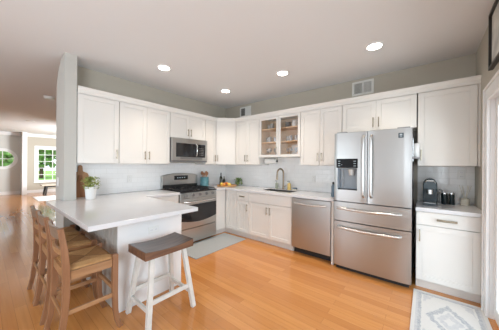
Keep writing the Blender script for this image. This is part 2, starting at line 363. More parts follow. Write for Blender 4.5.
# far walls of the front rooms
win2 = (-2.08, -.98, .52, 2.08)      # y0,y1,z0,z1
rc, rr = (-3.14, 1.55), .36
b = MB()
b.box(XF - .1, win2[1], 0, XF, 0, H); b.box(XF - .1, win2[0], 0, XF, win2[1], win2[2]); b.box(XF - .1, win2[0], win2[3], XF, win2[1], H); b.box(XF - .1, -2.5, 0, XF, win2[0], H)
struct(b.build('wall_far', 'wall'), 'greige living room wall around the grid window')
b = MB(); n = 48; Y0, Y1 = -3.9, -2.5
outer = []
for i in range(n):
    a = 2 * PI * (i + .5) / n; dx, dy = math.cos(a), math.sin(a)
    t = 1e9
    if dx > 1e-6: t = min(t, (Y1 - rc[0]) / dx)
    if dx < -1e-6: t = min(t, (Y0 - rc[0]) / dx)
    if dy > 1e-6: t = min(t, (H - rc[1]) / dy)
    if dy < -1e-6: t = min(t, -rc[1] / dy)
    outer.append((XF, rc[0] + dx * t, rc[1] + dy * t))
inner = [(XF, rc[0] + rr * math.cos(2 * PI * (i + .5) / n), rc[1] + rr * math.sin(2 * PI * (i + .5) / n)) for i in range(n)]
b.add(outer + inner, [(i, (i + 1) % n, n + (i + 1) % n, n + i) for i in range(n)])
b.add(inner + [(XF - .1, y, z) for _, y, z in inner], [(i, (i + 1) % n, n + (i + 1) % n, n + i) for i in range(n)])
b.add([(XF, Y0, 0), (XF, Y1, 0), (XF, Y1, H), (XF, Y0, H), (XF - .1, Y0, 0), (XF - .1, Y1, 0), (XF - .1, Y1, H), (XF - .1, Y0, H)], [(0, 1, 5, 4), (2, 3, 7, 6)])
for (ya, za) in ((Y0, 0), (Y0, H), (Y1, 0), (Y1, H)):
    i0 = max(range(n), key=lambda i: (1 if (ya - rc[0]) * (outer[i][1] - rc[0]) > 0 and abs(outer[i][1] - ya) < 1e-3 else 0) and -abs(outer[i][2] - za))
# corner fill triangles between neighbouring outer samples
for i in range(n):
    p, q = outer[i], outer[(i + 1) % n]
    if abs(p[1] - q[1]) > 1e-4 and abs(p[2] - q[2]) > 1e-4:
        cy_ = p[1] if abs(p[1] - Y0) < 1e-4 or abs(p[1] - Y1) < 1e-4 else q[1]
        cz_ = p[2] if abs(p[2]) < 1e-4 or abs(p[2] - H) < 1e-4 else q[2]
        b.add([p, (XF, cy_, cz_), q], [(0, 1, 2)])
struct(b.build('wall_foyer', 'wall_light'), 'pale grey foyer wall around the round window')
struct(MB().box(XF - .1, YN, 0, XF, -3.9, H).build('wall_front', 'wall_light'), 'pale grey wall of the front hall')
struct(MB().box(XF, -2.60, 0, XF + .55, -2.45, H).build('trim_2', 'trimw'), 'white pilaster between foyer and living room')
b = MB(); b.box(XF, -2.44, 2.58, XF + .07, -.001, H); b.box(XF, -3.9, 2.58, XF + .07, -2.61, H); b.box(XF + .07, -2.44, 2.66, XF + .11, -.001, H); b.box(XF + .07, -3.9, 2.66, XF + .11, -2.61, H)
struct(b.build('trim_3', 'trimw'), 'white crown moulding of the far wall')
struct(MB().box(XF, -2.44, 0, XF + .015, -.02, .14).build('baseboard_far', 'trimw'), 'white baseboard under the grid window')
struct(MB().box(XF, -3.9, 0, XF + .015, -2.61, .14).build('baseboard_foyer', 'trimw'), 'white baseboard under the round window')
# round window
b = MB(); b.lathe([(rr + .09, 0), (rr + .09, .03), (rr - .02, .03), (rr - .02, 0)], (XF, rc[0], rc[1]), 40, 'x')
b2 = MB()
ring = []
for i in range(40):
    a = 2 * PI * i / 40
    for r_, x_ in ((rr + .09, XF + .001), (rr + .09, XF + .03), (rr - .03, XF + .03), (rr - .03, XF - .06)):
        ring.append((x_, rc[0] + r_ * math.cos(a), rc[1] + r_ * math.sin(a)))
b2.add(ring, [(4 * i + k, 4 * i + (k + 1) % 4, 4 * ((i + 1) % 40) + (k + 1) % 4, 4 * ((i + 1) % 40) + k) for i in range(40) for k in range(4)])
wn1 = struct(b2.build('window_1', 'trimw', smooth=True), 'round window with white frame')
b = MB(); b.box(XF - .05, rc[0] - .014, rc[1] - rr, XF - .03, rc[0] + .014, rc[1] + rr); b.box(XF - .05, rc[0] - rr, rc[1] - .014, XF - .03, rc[0] + rr, rc[1] + .014)
b.build('muntin', 'trimw', wn1)
MB().lathe([(rr - .02, 0), (rr - .02, .006)], (XF - .065, rc[0], rc[1]), 40, 'x').build('pane', 'glass', wn1)
# grid window
y0, y1, z0, z1 = win2; b = MB()
b.box(XF + .001, y0 - .09, z0 - .02, XF + .03, y0 + .03, z1 + .10); b.box(XF + .001, y1 - .03, z0 - .02, XF + .03, y1 + .09, z1 + .10); b.box(XF + .001, y0 + .03, z1 - .03, XF + .03, y1 - .03, z1 + .10)
b.box(XF + .001, y0 - .11, z0 - .06, XF + .07, y1 + .11, z0 - .02); b.box(XF - .07, y0, z0, XF, y0 + .05, z1); b.box(XF - .07, y1 - .05, z0, XF, y1, z1); b.box(XF - .07, y0 + .05, z0, XF, y1 - .05, z0 + .06); b.box(XF - .07, y0 + .05, z1 - .06, XF, y1 - .05, z1)
wn2 = struct(b.build('window_2', 'trimw'), 'tall grid window looking onto the lawn')
b = MB()
for i in range(1, 4): yy = y0 + (y1 - y0) * i / 4; b.box(XF - .055, yy - .012, z0 + .05, XF - .035, yy + .012, z1 - .05)
for i in range(1, 5): zz = z0 + (z1 - z0) * i / 5; b.box(XF - .055, y0 + .04, zz - .012, XF - .035, y1 - .04, zz + .012)
b.build('muntin', 'trimw', wn2)
MB().box(XF - .066, y0 + .03, z0 + .03, XF - .060, y1 - .03, z1 - .03).build('pane', 'glass', wn2)
# outside
struct(MB().box(-70, -40, -.5, XF - .12, 40, -.45).build('ground', 'grass'), 'green lawn beyond the front windows')
struct(MB().box(XR + .15, -12, -.20, 40, 12, -.12).build('ground_patio', 'deck'), 'pale patio paving beyond the glass door')
def tree(x, y, zc, r, label):
    t = thing('tree', label, 'tree', (x, y, -.45), 'trees across the lawn')
    MB().tube([(x, y, -.45), (x + .1, y, zc - r * .3), (x, y + .1, zc + r * .3)], [.2, .16, .1]).build('trunk', 'bark', t, True)
    b = MB()
    for i in range(300):
        d = Vector((random.gauss(0, 1), random.gauss(0, 1), random.gauss(0, 1))).normalized() * r * random.uniform(.5, 1)
        if zc + d.z < -.1: continue
        b.ball((x + d.x, y + d.y, zc + d.z), r * random.uniform(.09, .2), 5, 3, (1, 1, random.uniform(.4, .9)))
    b.build('foliage', 'tree', t)
tree(-33, .9, 3.4, 2.7, 'leafy tree seen through the upper panes of the grid window')
tree(-35, 7.5, 3.6, 3.2, 'leafy tree beyond the grid window, farther along the lawn edge')
tree(-22, -2.75, 1.9, 1.5, 'leafy tree filling the round window')
tree(-42, -2.9, 4.5, 3.6, 'tall leafy tree behind the one that fills the round window')

# backsplash tiles
struct(MB().box(.0005, -2.938, .9145, .009, -.001, 1.40).build('trim_4', 'tile_y'), 'white subway tile backsplash behind the range')
b = MB(); b.box(.010, -.009, .9145, 2.766, -.0005, 1.369); b.box(1.250, -.009, 1.369, 2.093, -.0005, 1.51); b.box(3.64, -.009, .9145, XR - .001, -.0005, 1.369)
struct(b.build('trim_5', 'tile_x'), 'white subway tile backsplash along the sink wall')

# ------------------------------------------------------------------ cabinets
FB = lambda x, z=0, y=0: Matrix(((1, 0, 0, x), (0, 0, -1, y), (0, 1, 0, z), (0, 0, 0, 1)))   # u=+X v=Z w=-Y
FL = lambda y, z=0, x=0: Matrix(((0, 0, 1, x), (1, 0, 0, y), (0, 1, 0, z), (0, 0, 0, 1)))    # u=+Y v=Z w=+X
def shaker(m, u0, v0, u1, v1, w, parent, name='door', rail=.058, bead=False, glass=False, slab=False, t=.02):
    b = MB(m)
    if slab:
        b.box(u0, v0, w, u1, v1, w + t)
    else:
        b.box(u0, v0, w, u0 + rail, v1, w + t); b.box(u1 - rail, v0, w, u1, v1, w + t)
        b.box(u0 + rail, v0, w, u1 - rail, v0 + rail, w + t); b.box(u0 + rail, v1 - rail, w, u1 - rail, v1, w + t)
        if bead:
            n = max(3, int((u1 - u0 - 2 * rail) / .038)); s = (u1 - u0 - 2 * rail) / n
            for i in range(n): b.box(u0 + rail + i * s + .0045, v0 + rail, w, u0 + rail + (i + 1) * s - .0045, v1 - rail, w + t - .008)
            b.box(u0 + rail, v0 + rail, w, u1 - rail, v1 - rail, w + .006)
        elif not glass:
            b.box(u0 + rail, v0 + rail, w, u1 - rail, v1 - rail, w + t - .009)
    o = b.build(name, 'cab', parent, bevel=.0015)
    if glass: MB(m).box(u0 + rail - .005, v0 + rail - .005, w + .008, u1 - rail + .005, v1 - rail + .005, w + .012).build('pane', 'glass', o)
    return o
def pull(m, u, v, w, vertical, parent, L=.13, r=.0062):
    b = MB(m); h = L / 2
    if vertical:
        b.tube([(u, v - h, w + .030), (u, v + h, w + .030)], r, 8)
        for s in (-1, 1): b.tube([(u, v + s * h * .72, w), (u, v + s * h * .72, w + .030)], .005, 8)
    else:
        b.tube([(u - h, v, w + .030), (u + h, v, w + .030)], r, 8)
        for s in (-1, 1): b.tube([(u + s * h * .72, v, w), (u + s * h * .72, v, w + .030)], .005, 8)
    return b.build('handle', 'pull', parent, True)
UZ0, UZ1, UD = 1.372, 2.28, .325
G = .002
def upper(frame, width, label, doors, z0=UZ0, z1=UZ1, depth=UD, name='upper_cabinet'):
    m = frame; o = m @ Vector((width / 2, z0, depth / 2))
    t = thing(name, label, 'cabinet', o)
    MB(m).box(.001, z0, .010, width - .001, z1, depth).build('body', 'cab', t)
    n = len(doors); dw = width / n
    for i, side in enumerate(doors):
        u0, u1 = i * dw + (.004 if i == 0 else G), (i + 1) * dw - (.004 if i == n - 1 else G)
        d = shaker(m, u0, z0 + .004, u1, z1 - .03, depth, t)
        if side: pull(m, u1 - .03 if side == 'r' else u0 + .03, z0 + .13 if z1 - z0 > .6 else z0 + .11, depth + .02, True, d)
    return t
upper(FL(-2.935), .475, 'white single-door upper cabinet beside the pale wall end', ['r'])
upper(FL(-2.458), .786, 'white two-door upper cabinet beside the microwave, above tiled backsplash', ['r', 'l'])
upper(FL(-1.670), .766, 'short white two-door cabinet directly above the microwave', ['r', 'l'], z0=1.835)
upper(FL(-.902), .278, 'narrow white upper cabinet between microwave and corner cabinet', ['r'])
# diagonal corner cabinet
t = thing('corner_cabinet', 'white diagonal upper cabinet filling the corner of the room', 'cabinet', (.3, -.3, UZ0))
MB().prism([(.010, -.010), (.010, -.622), (.325, -.622), (.634, -.325), (.634, -.010)], UZ0, UZ1).build('body', 'cab', t)
dl = math.hypot(.309, .297); ux, uy = .309 / dl, .297 / dl
md = Matrix(((ux, 0, uy, .325), (uy, 0, -ux, -.622), (0, 1, 0, 0), (0, 0, 0, 1)))
d = shaker(md, .018, UZ0 + .004, dl - .018, UZ1 - .03, .002, t); pull(md, .05, UZ0 + .13, .022, True, d)
upper(FB(.638), .604, 'white two-door upper cabinet between corner cabinet and glass-door cabinet', ['r', 'l'])
# glass-front cabinet
t = thing('glass_door_cabinet', 'white upper cabinet with two glass doors showing glassware', 'cabinet', (1.69, -.16, 1.515))
x0, x1, z0, z1 = 1.244, 2.099, 1.512, UZ1
b = MB(); b.box(x0, -UD, z0, x0 + .018, -.010, z1); b.box(x1 - .018, -UD, z0, x1, -.010, z1); b.box(x0 + .018, -UD, z1 - .03, x1 - .018, -.010, z1); b.box(x0 + .018, -UD, z0, x1 - .018, -.010, z0 + .02); b.box((x0 + x1) / 2 - .02, -UD, z0 + .02, (x0 + x1) / 2 + .02, -UD + .02, z1 - .03)
b.build('body', 'cab', t)
b = MB(); b.box(x0 + .0185, -.016, z0 + .021, x1 - .0185, -.011, z1 - .031); b.box(x0 + .0185, -UD + .001, z0 + .021, x0 + .022, -.0165, z1 - .031); b.box(x1 - .022, -UD + .001, z0 + .021, x1 - .0185, -.0165, z1 - .031); b.box(x0 + .0225, -UD + .001, z0 + .021, x1 - .0225, -.0165, z0 + .024)
b.build('lining', 'cabwood', t)
SH = (1.784, 2.030)
for zz in SH: MB().box(x0 + .023, -UD + .03, zz, x1 - .023, -.018, zz + .018).build('shelf', 'shelfwood', t)
m = FB(0)
for i, (u0, u1) in enumerate(((x0 + .004, (x0 + x1) / 2 - G), ((x0 + x1) / 2 + G, x1 - .004))):
    d = shaker(m, u0, z0 + .004, u1, z1 - .03, UD, t, glass=True, rail=.043); 
    if i == 0: pull(m, u1 - .025, z0 + .12, UD + .02, True, d)
# things behind the glass doors
GL = [[(.030, 0), (.034, .1), (.031, .1), (.028, .006)], [(.032, 0), (.003, .008), (.003, .07), (.034, .10), (.030, .15), (.028, .15), (.031, .10), (.002, .074)]]
protos = {}
def glassw(kind, x, y, z, label, group):
    if kind not in protos:
        o = MB().lathe(GL[kind], (0, 0, 0), 14).build('drinking_glass' if kind == 0 else 'wine_glass', 'glassware', None, True); protos[kind] = o
    else: o = protos[kind].copy(); COL.objects.link(o)
    o.location = (x, y, z); tag(o, label, 'glass', group)
zs = (z0 + .0245, SH[0] + .0185, SH[1] + .0185)
for k in range(4): glassw(1, 1.315 + k * .083, -.13 - .06 * (k % 2), zs[0], 'stemmed wine glass on the cabinet floor behind the glass door nearest the corner', 'wine glasses on the cabinet floor')
for k in range(4): glassw(0, 1.315 + k * .083, -.14 - .06 * (k % 2), zs[1], 'clear tumbler on the middle shelf behind the glass door nearest the corner', 'tumblers on the middle shelf')
for k in range(4): glassw(0, 1.755 + k * .083, -.14 - .06 * (k % 2), zs[1], 'clear tumbler on the middle shelf behind the glass door nearest the refrigerator', 'tumblers on the middle shelf nearest the refrigerator')
for k in range(4): glassw(1, 1.755 + k * .083, -.13 - .06 * (k % 2), zs[0], 'stemmed wine glass on the cabinet floor behind the glass door nearest the refrigerator', 'wine glasses nearest the refrigerator')
for k in range(3): glassw(0, 1.345 + k * .10, -.15 - .05 * (k % 2), zs[2], 'clear tumbler on the top shelf behind the glass door nearest the corner', 'tumblers on the top shelf')
def stackbowl(x, y, z, r, m_, label, n, name='bowl', nm=None):
    for k in range(n):
        o = MB().lathe([(r * .45, 0), (r, r * .55), (r * .95, r * .55), (r * .42, .008)], (x, y, z + k * .03), 18).build(name, m_, None, True, origin=(x, y, z + k * .03))
        tag(o, label[k], 'bowl')
stackbowl(1.785, -.19, zs[2], .058, 'darkchina', ['charcoal bowl at the bottom of the dark stack behind glass', 'middle charcoal bowl of the dark stack behind glass', 'topmost charcoal bowl of the dark stack behind glass'], 3)
def mug(x, y, z, m_, label, r=.042, h=.10):
    t = thing('mug', label, 'mug', (x, y, z))
    MB().lathe([(r * .9, 0), (r, .01), (r, h), (r * .9, h), (r * .85, .012)], (x, y, z), 16).build('body', m_, t, True)
    MB().tube([(x + r * .9, y, z + h * .8), (x + r * 1.6, y, z + h * .7), (x + r * 1.6, y, z + h * .35), (x + r * .9, y, z + h * .25)], .006, 6).build('handle', m_, t, True)
mug(1.915, -.19, zs[2], 'china', 'white china mug on the top shelf between dark bowls and tumbler', .05, .12)
glassw(0, 2.02, -.17, zs[2], 'clear tumbler standing beside the white mug on the top shelf', None)

upper(FB(2.101), .662, 'white two-door upper cabinet between glass-door cabinet and refrigerator', ['r', 'l'])
upper(FB(2.765), .872, 'white two-door cabinet directly above the refrigerator', ['r', 'l'], z0=1.845)
upper(FB(3.645), .511, 'large white single-door upper cabinet above the coffee machine', ['l'])
MB()
struct(MB().box(4.157, -.34, UZ0, XR - .001, -.001, UZ1).build('trim_6', 'cab'), 'narrow white filler strip at the end of the cabinets')
# crown moulding
b = MB()
prof = [(0, 2.255), (.006, 2.255), (.009, 2.296), (.022, 2.326), (.022, 2.340), (0, 2.340)]
path = [(.347, -2.935), (.347, -.613), (.625, -.347), (XR - .001, -.347)]
norms = [(1, 0), None, None, (0, -1)]
def nrm(p, q): d = Vector((q[0] - p[0], q[1] - p[1])).normalized(); return Vector((d.y, -d.x))
ring = []
for i, p in enumerate(path):
    if i == 0: nn = nrm(path[0], path[1]); k = 1
    elif i == len(path) - 1: nn = nrm(path[-2], path[-1]); k = 1
    else:
        a, c = nrm(path[i - 1], path[i]), nrm(path[i], path[i + 1]); nn = (a + c).normalized(); k = 1 / nn.dot(a)
    ring += [(p[0] + nn.x * k * o_, p[1] + nn.y * k * o_, z_) for o_, z_ in prof]
L = len(prof)
b.add(ring, [(i * L + j, i * L + (j + 1) % L, (i + 1) * L + (j + 1) % L, (i + 1) * L + j) for i in range(3) for j in range(L)] + [tuple(range(L)), tuple(range(3 * L, 4 * L))])
b.prism([(.002, -2.934), (.347, -2.934), (.347, -.613), (.625, -.347), (XR - .002, -.347), (XR - .002, -.002), (.002, -.002)], 2.300, 2.318)
struct(b.build('trim_7', 'cab'), 'white crown along the top of the upper cabinets')

# base cabinets
BZ, BD = .872, .59
def base(frame, width, label, fronts, name='base_cabinet', sink_cut=False, depth=BD):
    m = frame; o = m @ Vector((width / 2, 0, depth / 2))
    t = thing(name, label, 'cabinet', o)
    b = MB(m); b.box(.001, .105, .012, width - .001, BZ if not sink_cut else .66, depth)
    if sink_cut: b.box(.001, .66, depth - .07, width - .001, BZ, depth)
    b.box(.001, 0, .012, width - .001, .105, depth - .055)
    b.build('body', 'cab', t)
    for (kind, u0, v0, u1, v1, hand) in fronts:
        if kind == 'drawer':
            d = shaker(m, u0, v0, u1, v1, depth, t, 'drawer', slab=True); 
        elif kind == 'panel': d = shaker(m, u0, v0, u1, v1, depth, t, 'false_front', slab=True)
        else: d = shaker(m, u0, v0, u1, v1, depth, t, bead=(kind == 'bead'))
        if hand == 'h': pull(m, (u0 + u1) / 2, (v0 + v1) / 2, depth + .02, False, d, .16 if (u1 - u0) > .48 else .11, .012)
        elif hand: pull(m, u1 - .03 if hand == 'r' else u0 + .03, v1 - .11, depth + .02, True, d)
    return t
base(FL(-2.215), .550, 'white drawer cabinet between peninsula and range', [('drawer', .004, .70, .546, .865, 'h'), ('door', .004, .112, .546, .694, None)])
# corner: white panel beside the range and blind corner
t = thing('corner_base_cabinet', 'white base cabinet turning the corner beside the range', 'cabinet', (.3, -.4, 0))
b = MB(); b.box(.012, -.877, .105, .59, -.012, BZ); b.box(.012, -.877, 0, .535, -.012, .105); b.box(.59, -.59, .105, .638, -.012, BZ); b.box(.535, -.535, 0, .638, -.012, .105)
b.build('body', 'cab', t)
shaker(FL(-.877), .004, .112, .262, .865, .59, t, 'panel', slab=True)
base(FB(.640), .282, 'white single-door base cabinet nearest the corner, under the fruit tray', [('bead', .004, .112, .278, .865, None)])
base(FB(.923), .296, 'narrow white base cabinet with one drawer above a grooved door', [('drawer', .003, .70, .293, .865, 'h'), ('bead', .003, .112, .293, .694, 'r')])
base(FB(1.220), .872, 'white two-door sink base cabinet under the faucet', [('panel', .003, .70, .869, .865, None), ('door', .003, .112, .434, .694, 'r'), ('door', .438, .112, .869, .694, 'l')], sink_cut=True)
base(FB(3.642), .512, 'white base cabinet with drawer and single door under the coffee machine', [('drawer', .004, .725, .508, .865, 'h'), ('door', .004, .112, .508, .718, 'l')])
struct(MB().box(4.155, -.60, 0, XR - .001, -.001, BZ).build('trim_8', 'cab'), 'white filler strip between small base cabinet and wall')
tag(MB().box(2.712, -.625, 0, 2.742, -.012, BZ).build('end_panel', 'cab'), 'slim white end panel between dishwasher and refrigerator', 'panel')

# peninsula
t = thing('peninsula_cabinet', 'white peninsula base with pale flat end panel behind the saddle stool', 'cabinet', (.9, -2.57, 0))
MB().box(.338, -2.888, 0, 1.53, -2.235, BZ).build('body', 'cab', t)
MB().box(1.5305, -2.90, 0, 1.55, -2.235, BZ).build('end_panel', 'trimw', t, bevel=.002)
b = MB(); n = 22; s = (1.53 - .34) / n
for i in range(n): b.box(.34 + i * s + .003, -2.900, 0, .34 + (i + 1) * s - .003, -2.8885, BZ)
b.build('beadboard', 'bead', t)

# countertops
CZ0, CZ1 = .874, .914
t_ = MB().prism([(.19, -3.2), (1.845, -3.2), (1.845, -2.23), (.645, -2.23), (.645, -1.668), (.010, -1.668), (.010, -2.938), (.337, -2.938), (.337, -3.062), (.19, -3.062)], CZ0, CZ1).build('countertop', 'quartz', None, bevel=.003, origin=(1, -2.7, CZ0))
tag(t_, 'white quartz peninsula countertop holding the potted herb', 'countertop')
b = MB()
sx0, sx1, sy0, sy1 = 1.40, 1.98, -.47, -.18
xs, ys = [.645, sx0, sx1, 2.745], [-.645, sy0, sy1, -.010]
vs = [(x, y, z) for z in (CZ0, CZ1) for y in ys for x in xs]; fs = []
for k in (0, 16):
    for j in range(3):
        for i in range(3):
            if (i, j) == (1, 1): continue
            a = k + j * 4 + i; fs.append((a, a + 1, a + 5, a + 4))
for ring_ in ([0, 1, 2, 3, 7, 11, 15, 14, 13, 12, 8, 4], [5, 6, 10, 9]):
    for i in range(len(ring_)):
        a, c = ring_[i], ring_[(i + 1) % len(ring_)]
        if ring_[0] == 0 and {a, c} <= {0, 4, 8, 12}: continue
        fs.append((a, c, c + 16, a + 16))
b.add(vs, fs)
b.prism([(.010, -.878), (.645, -.878), (.645, -.645), (.6451, -.010), (.010, -.010)], CZ0, CZ1)
tag(b.build('countertop', 'quartz', None, origin=(1.2, -.3, CZ0)), 'white quartz countertop running from the corner past the sink', 'countertop')
tag(MB().box(3.638, -.645, CZ0, XR - .001, -.010, CZ1).build('countertop', 'quartz', None, bevel=.003, origin=(3.9, -.3, CZ0)), 'short white quartz countertop under the coffee machine', 'countertop')
# sink
b = MB(); e = .001; b.box(sx0 + e, sy0 + e, .70, sx1 - e, sy1 - e, .704)
b.box(sx0 + e, sy0 + e, .704, sx0 + .006, sy1 - e, .912); b.box(sx1 - .006, sy0 + e, .704, sx1 - e, sy1 - e, .912); b.box(sx0 + .006, sy0 + e, .704, sx1 - .006, sy0 + .006, .912); b.box(sx0 + .006, sy1 - .006, .704, sx1 - .006, sy1 - e, .912)
sk = thing('sink', 'dark sink sunk in the white countertop below the faucet', 'sink', (1.685, -.36, .70))
b.build('basin', mat('charcoal_sink', (.06, .06, .06), .4), sk); MB().lathe([(.04, 0), (.04, .004), (.02, .002)], (1.685, -.35, .7045), 16).build('drain', 'chrome', sk, True)

# ------------------------------------------------------------------ range
t = thing('range', 'stainless gas range with black grates and curved oven handle', 'stove', (.33, -1.27, 0))
ry0, ry1 = -1.660, -.886
b = MB(); b.box(.03, ry0, .045, .60, ry1, .895); b.box(.05, ry0 + .03, 0, .55, ry1 - .03, .045); b.build('body', 'steel_dark', t)
MB().box(.03, ry0, .8955, .655, ry1, .918).build('cooktop', 'black', t, bevel=.004)
# backguard, arched top
pts = [(.022, ry0, .919)]
for i in range(13):
    f = i / 12; pts.append((.022, ry0 + (ry1 - ry0) * f, 1.155 + .045 * math.sin(PI * f) ** .6))
pts.append((.022, ry1, .919))
bgd = MB().extr(pts, (.055, 0, 0)).build('backguard', 'steel_y', t, bevel=.006)
MB().box(.0775, -1.42, 1.075, .080, -1.12, 1.155).build('display', 'black', bgd)
b = MB()
for i in range(4): b.box(.0801, -1.36 + i * .05, 1.105, .0806, -1.335 + i * .05, 1.125)
b.build('clock_digits', 'lcd', bgd)
MB().box(.0775, ry0 + .01, .935, .080, ry1 - .01, .990).build('vent_strip', 'blackm', bgd)
# control panel (slanted) with knobs
cp = MB().extr([(.60, ry0, .80), (.655, ry0, .80), (.640, ry0, .895), (.60, ry0, .895)], (0, ry1 - ry0, 0)).build('control_panel', 'steel_y', t, bevel=.003)
for i in range(5):
    yy = ry0 + .10 + i * (ry1 - ry0 - .20) / 4
    k = MB().lathe([(.026, 0), (.026, .010), (.020, .014), (.018, .034), (.008, .036)], (.650, yy, .848), 16, 'x').build('knob', 'steel_dark', cp, True)
# oven door, drawer
def bowed(y0, y1, z0, z1, x, bow, top_bow=0.0, bot_bow=0.0, n=12):
    b = MB(); vs = []
    for i in range(n + 1):
        f = i / n; y = y0 + (y1 - y0) * f; s_ = math.sin(PI * f)
        zt, zb = z1 + top_bow * s_, z0 + bot_bow * s_
        vs += [(x, y, zb), (x + .05 + bow * s_, y, zb), (x + .05 + bow * s_, y, zt), (x, y, zt)]
    fs = [(4 * i + k, 4 * i + (k + 1) % 4, 4 * i + 4 + (k + 1) % 4, 4 * i + 4 + k) for i in range(n) for k in range(4)]
    fs += [(0, 1, 2, 3), (4 * n, 4 * n + 1, 4 * n + 2, 4 * n + 3)]
    return b.add(vs, fs)
od = bowed(ry0, ry1, .295, .795, .601, .012).build('oven_door', 'steel_y', t, True)
def arcw(y0, y1, z0, z1, x, bow, sag, full0, full1, n=12):
    b = MB(); vs = []
    for i in range(n + 1):
        f = i / n; y = y0 + (y1 - y0) * f; g = (y - full0) / (full1 - full0); s_ = math.sin(PI * g)
        vs += [(x + .0505 + bow * s_, y, z0 + sag * (1 - math.sin(PI * f))), (x + .0505 + bow * s_, y, z1)]
        vs += [(x + .040, y, z0 + sag * (1 - math.sin(PI * f))), (x + .040, y, z1)]
    fs = [(4 * i, 4 * i + 4, 4 * i + 5, 4 * i + 1) for i in range(n)]
    return b.add(vs, fs)
arcw(ry0 + .002, ry1 - .002, .385, .69, .6015, .012, .05, ry0, ry1).build('oven_window', 'ovenglass', od)
hp = [(.665 + .045 * min(1, math.sin(PI * i / 14) * 2.2), ry0 + .05 + (ry1 - ry0 - .10) * i / 14, .748 - .012 * math.sin(PI * i / 14)) for i in range(15)]
MB().tube(hp, .013, 10).build('handle', 'chrome', od, True)
bowed(ry0, ry1, .055, .285, .601, .012).build('storage_drawer', 'steel_y', t, True)
# grates and burners
gy = [ry0 + .02, ry0 + .265, ry0 + .51, ry1 - .02]
for i in range(3):
    a, c = gy[i] + .004, gy[i + 1] - .004; b = MB(); zt = .948
    for yy in (a, c): b.box(.12, yy - .006 if yy == c else yy, zt - .012, .63, yy if yy == c else yy + .006, zt)
    for xx in (.12, .29, .455, .624): b.box(xx, a + .006, zt - .012, xx + .007, c - .006, zt)
    b.box(.127, (a + c) / 2 - .004, zt - .010, .624, (a + c) / 2 + .004, zt + .001)
    for xx in (.122, .618):
        for yy in (a + .001, c - .009): b.box(xx, yy, .9185, xx + .008, yy + .008, zt - .012)
    b.build('grate', 'iron', t)
for xx in (.25, .50):
    for yy in (ry0 + .145, ry1 - .145):
        MB().lathe([(.05, 0), (.05, .008), (.036, .012), (.036, .020), (.01, .021)], (xx, yy, .9185), 16).build('burner', 'blackm', t, True)
# microwave
t = thing('microwave', 'stainless over-the-range microwave with dark window', 'microwave', (.2, -1.29, 1.415))
my0, my1, mz0, mz1 = -1.666, -.906, 1.412, 1.829
MB().box(.012, my0, mz0, .375, my1, mz1).build('body', 'steel_dark', t)
b = MB(); b.box(.3755, my0, mz0 + .03, .40, my0 + .078, mz1); b.box(.3755, my1 - .045, mz0 + .03, .40, my1, mz1); b.box(.3755, my0 + .078, mz1 - .085, .40, my1 - .045, mz1); b.box(.3755, my0 + .078, mz0 + .03, .40, my1 - .045, mz0 + .088)
fr = b.build('door', 'steel_y', t, bevel=.002)
MB().box(.3755, my0 + .078, mz0 + .088, .396, my1 - .045, mz1 - .085).build('window', 'black', fr)
MB().tube([(.398, -1.165, mz0 + .11), (.425, -1.165, mz0 + .14), (.425, -1.165, mz1 - .12), (.398, -1.165, mz1 - .09)], .011, 10).build('handle', 'chrome', fr, True)
b = MB()
for i in range(5):
    for j in range(3): b.box(.3961, -1.09 + j * .035, mz0 + .13 + i * .03, .3966, -1.067 + j * .035, mz0 + .142 + i * .03)
b.build('keypad', 'steel_dark', fr)
MB().box(.3755, my0, mz0, .395, my1, mz0 + .028).build('vent_grille', 'steel_dark', t)
MB().box(.3961, my0 + .16, mz0 + .05, .4045, my1 - .12, mz0 + .085).build('lower_trim', 'steel_dark', t)

# dishwasher
t = thing('dishwasher', 'stainless dishwasher with bar handle between sink cabinet and refrigerator', 'dishwasher', (2.40, -.3, 0))
dx0, dx1 = 2.098, 2.708
MB().box(dx0, -.575, .10, dx1, -.02, .868).build('body', 'steel_dark', t); MB().box(dx0 + .01, -.535, 0, dx1 - .01, -.05, .0995).build('toe_kick', 'blackm', t)
fr = MB().box(dx0 + .004, -.632, .105, dx1 - .004, -.5755, .862).build('door', 'steel', t, bevel=.004)
b = MB(); hp = [(dx0 + .06 + (dx1 - dx0 - .12) * i / 12, -.645 - .035 * min(1, math.sin(PI * i / 12) * 2.5), .795 - .010 * math.sin(PI * i / 12)) for i in range(13)]
b.tube(hp, .013, 10).build('handle', 'satin', fr, True)

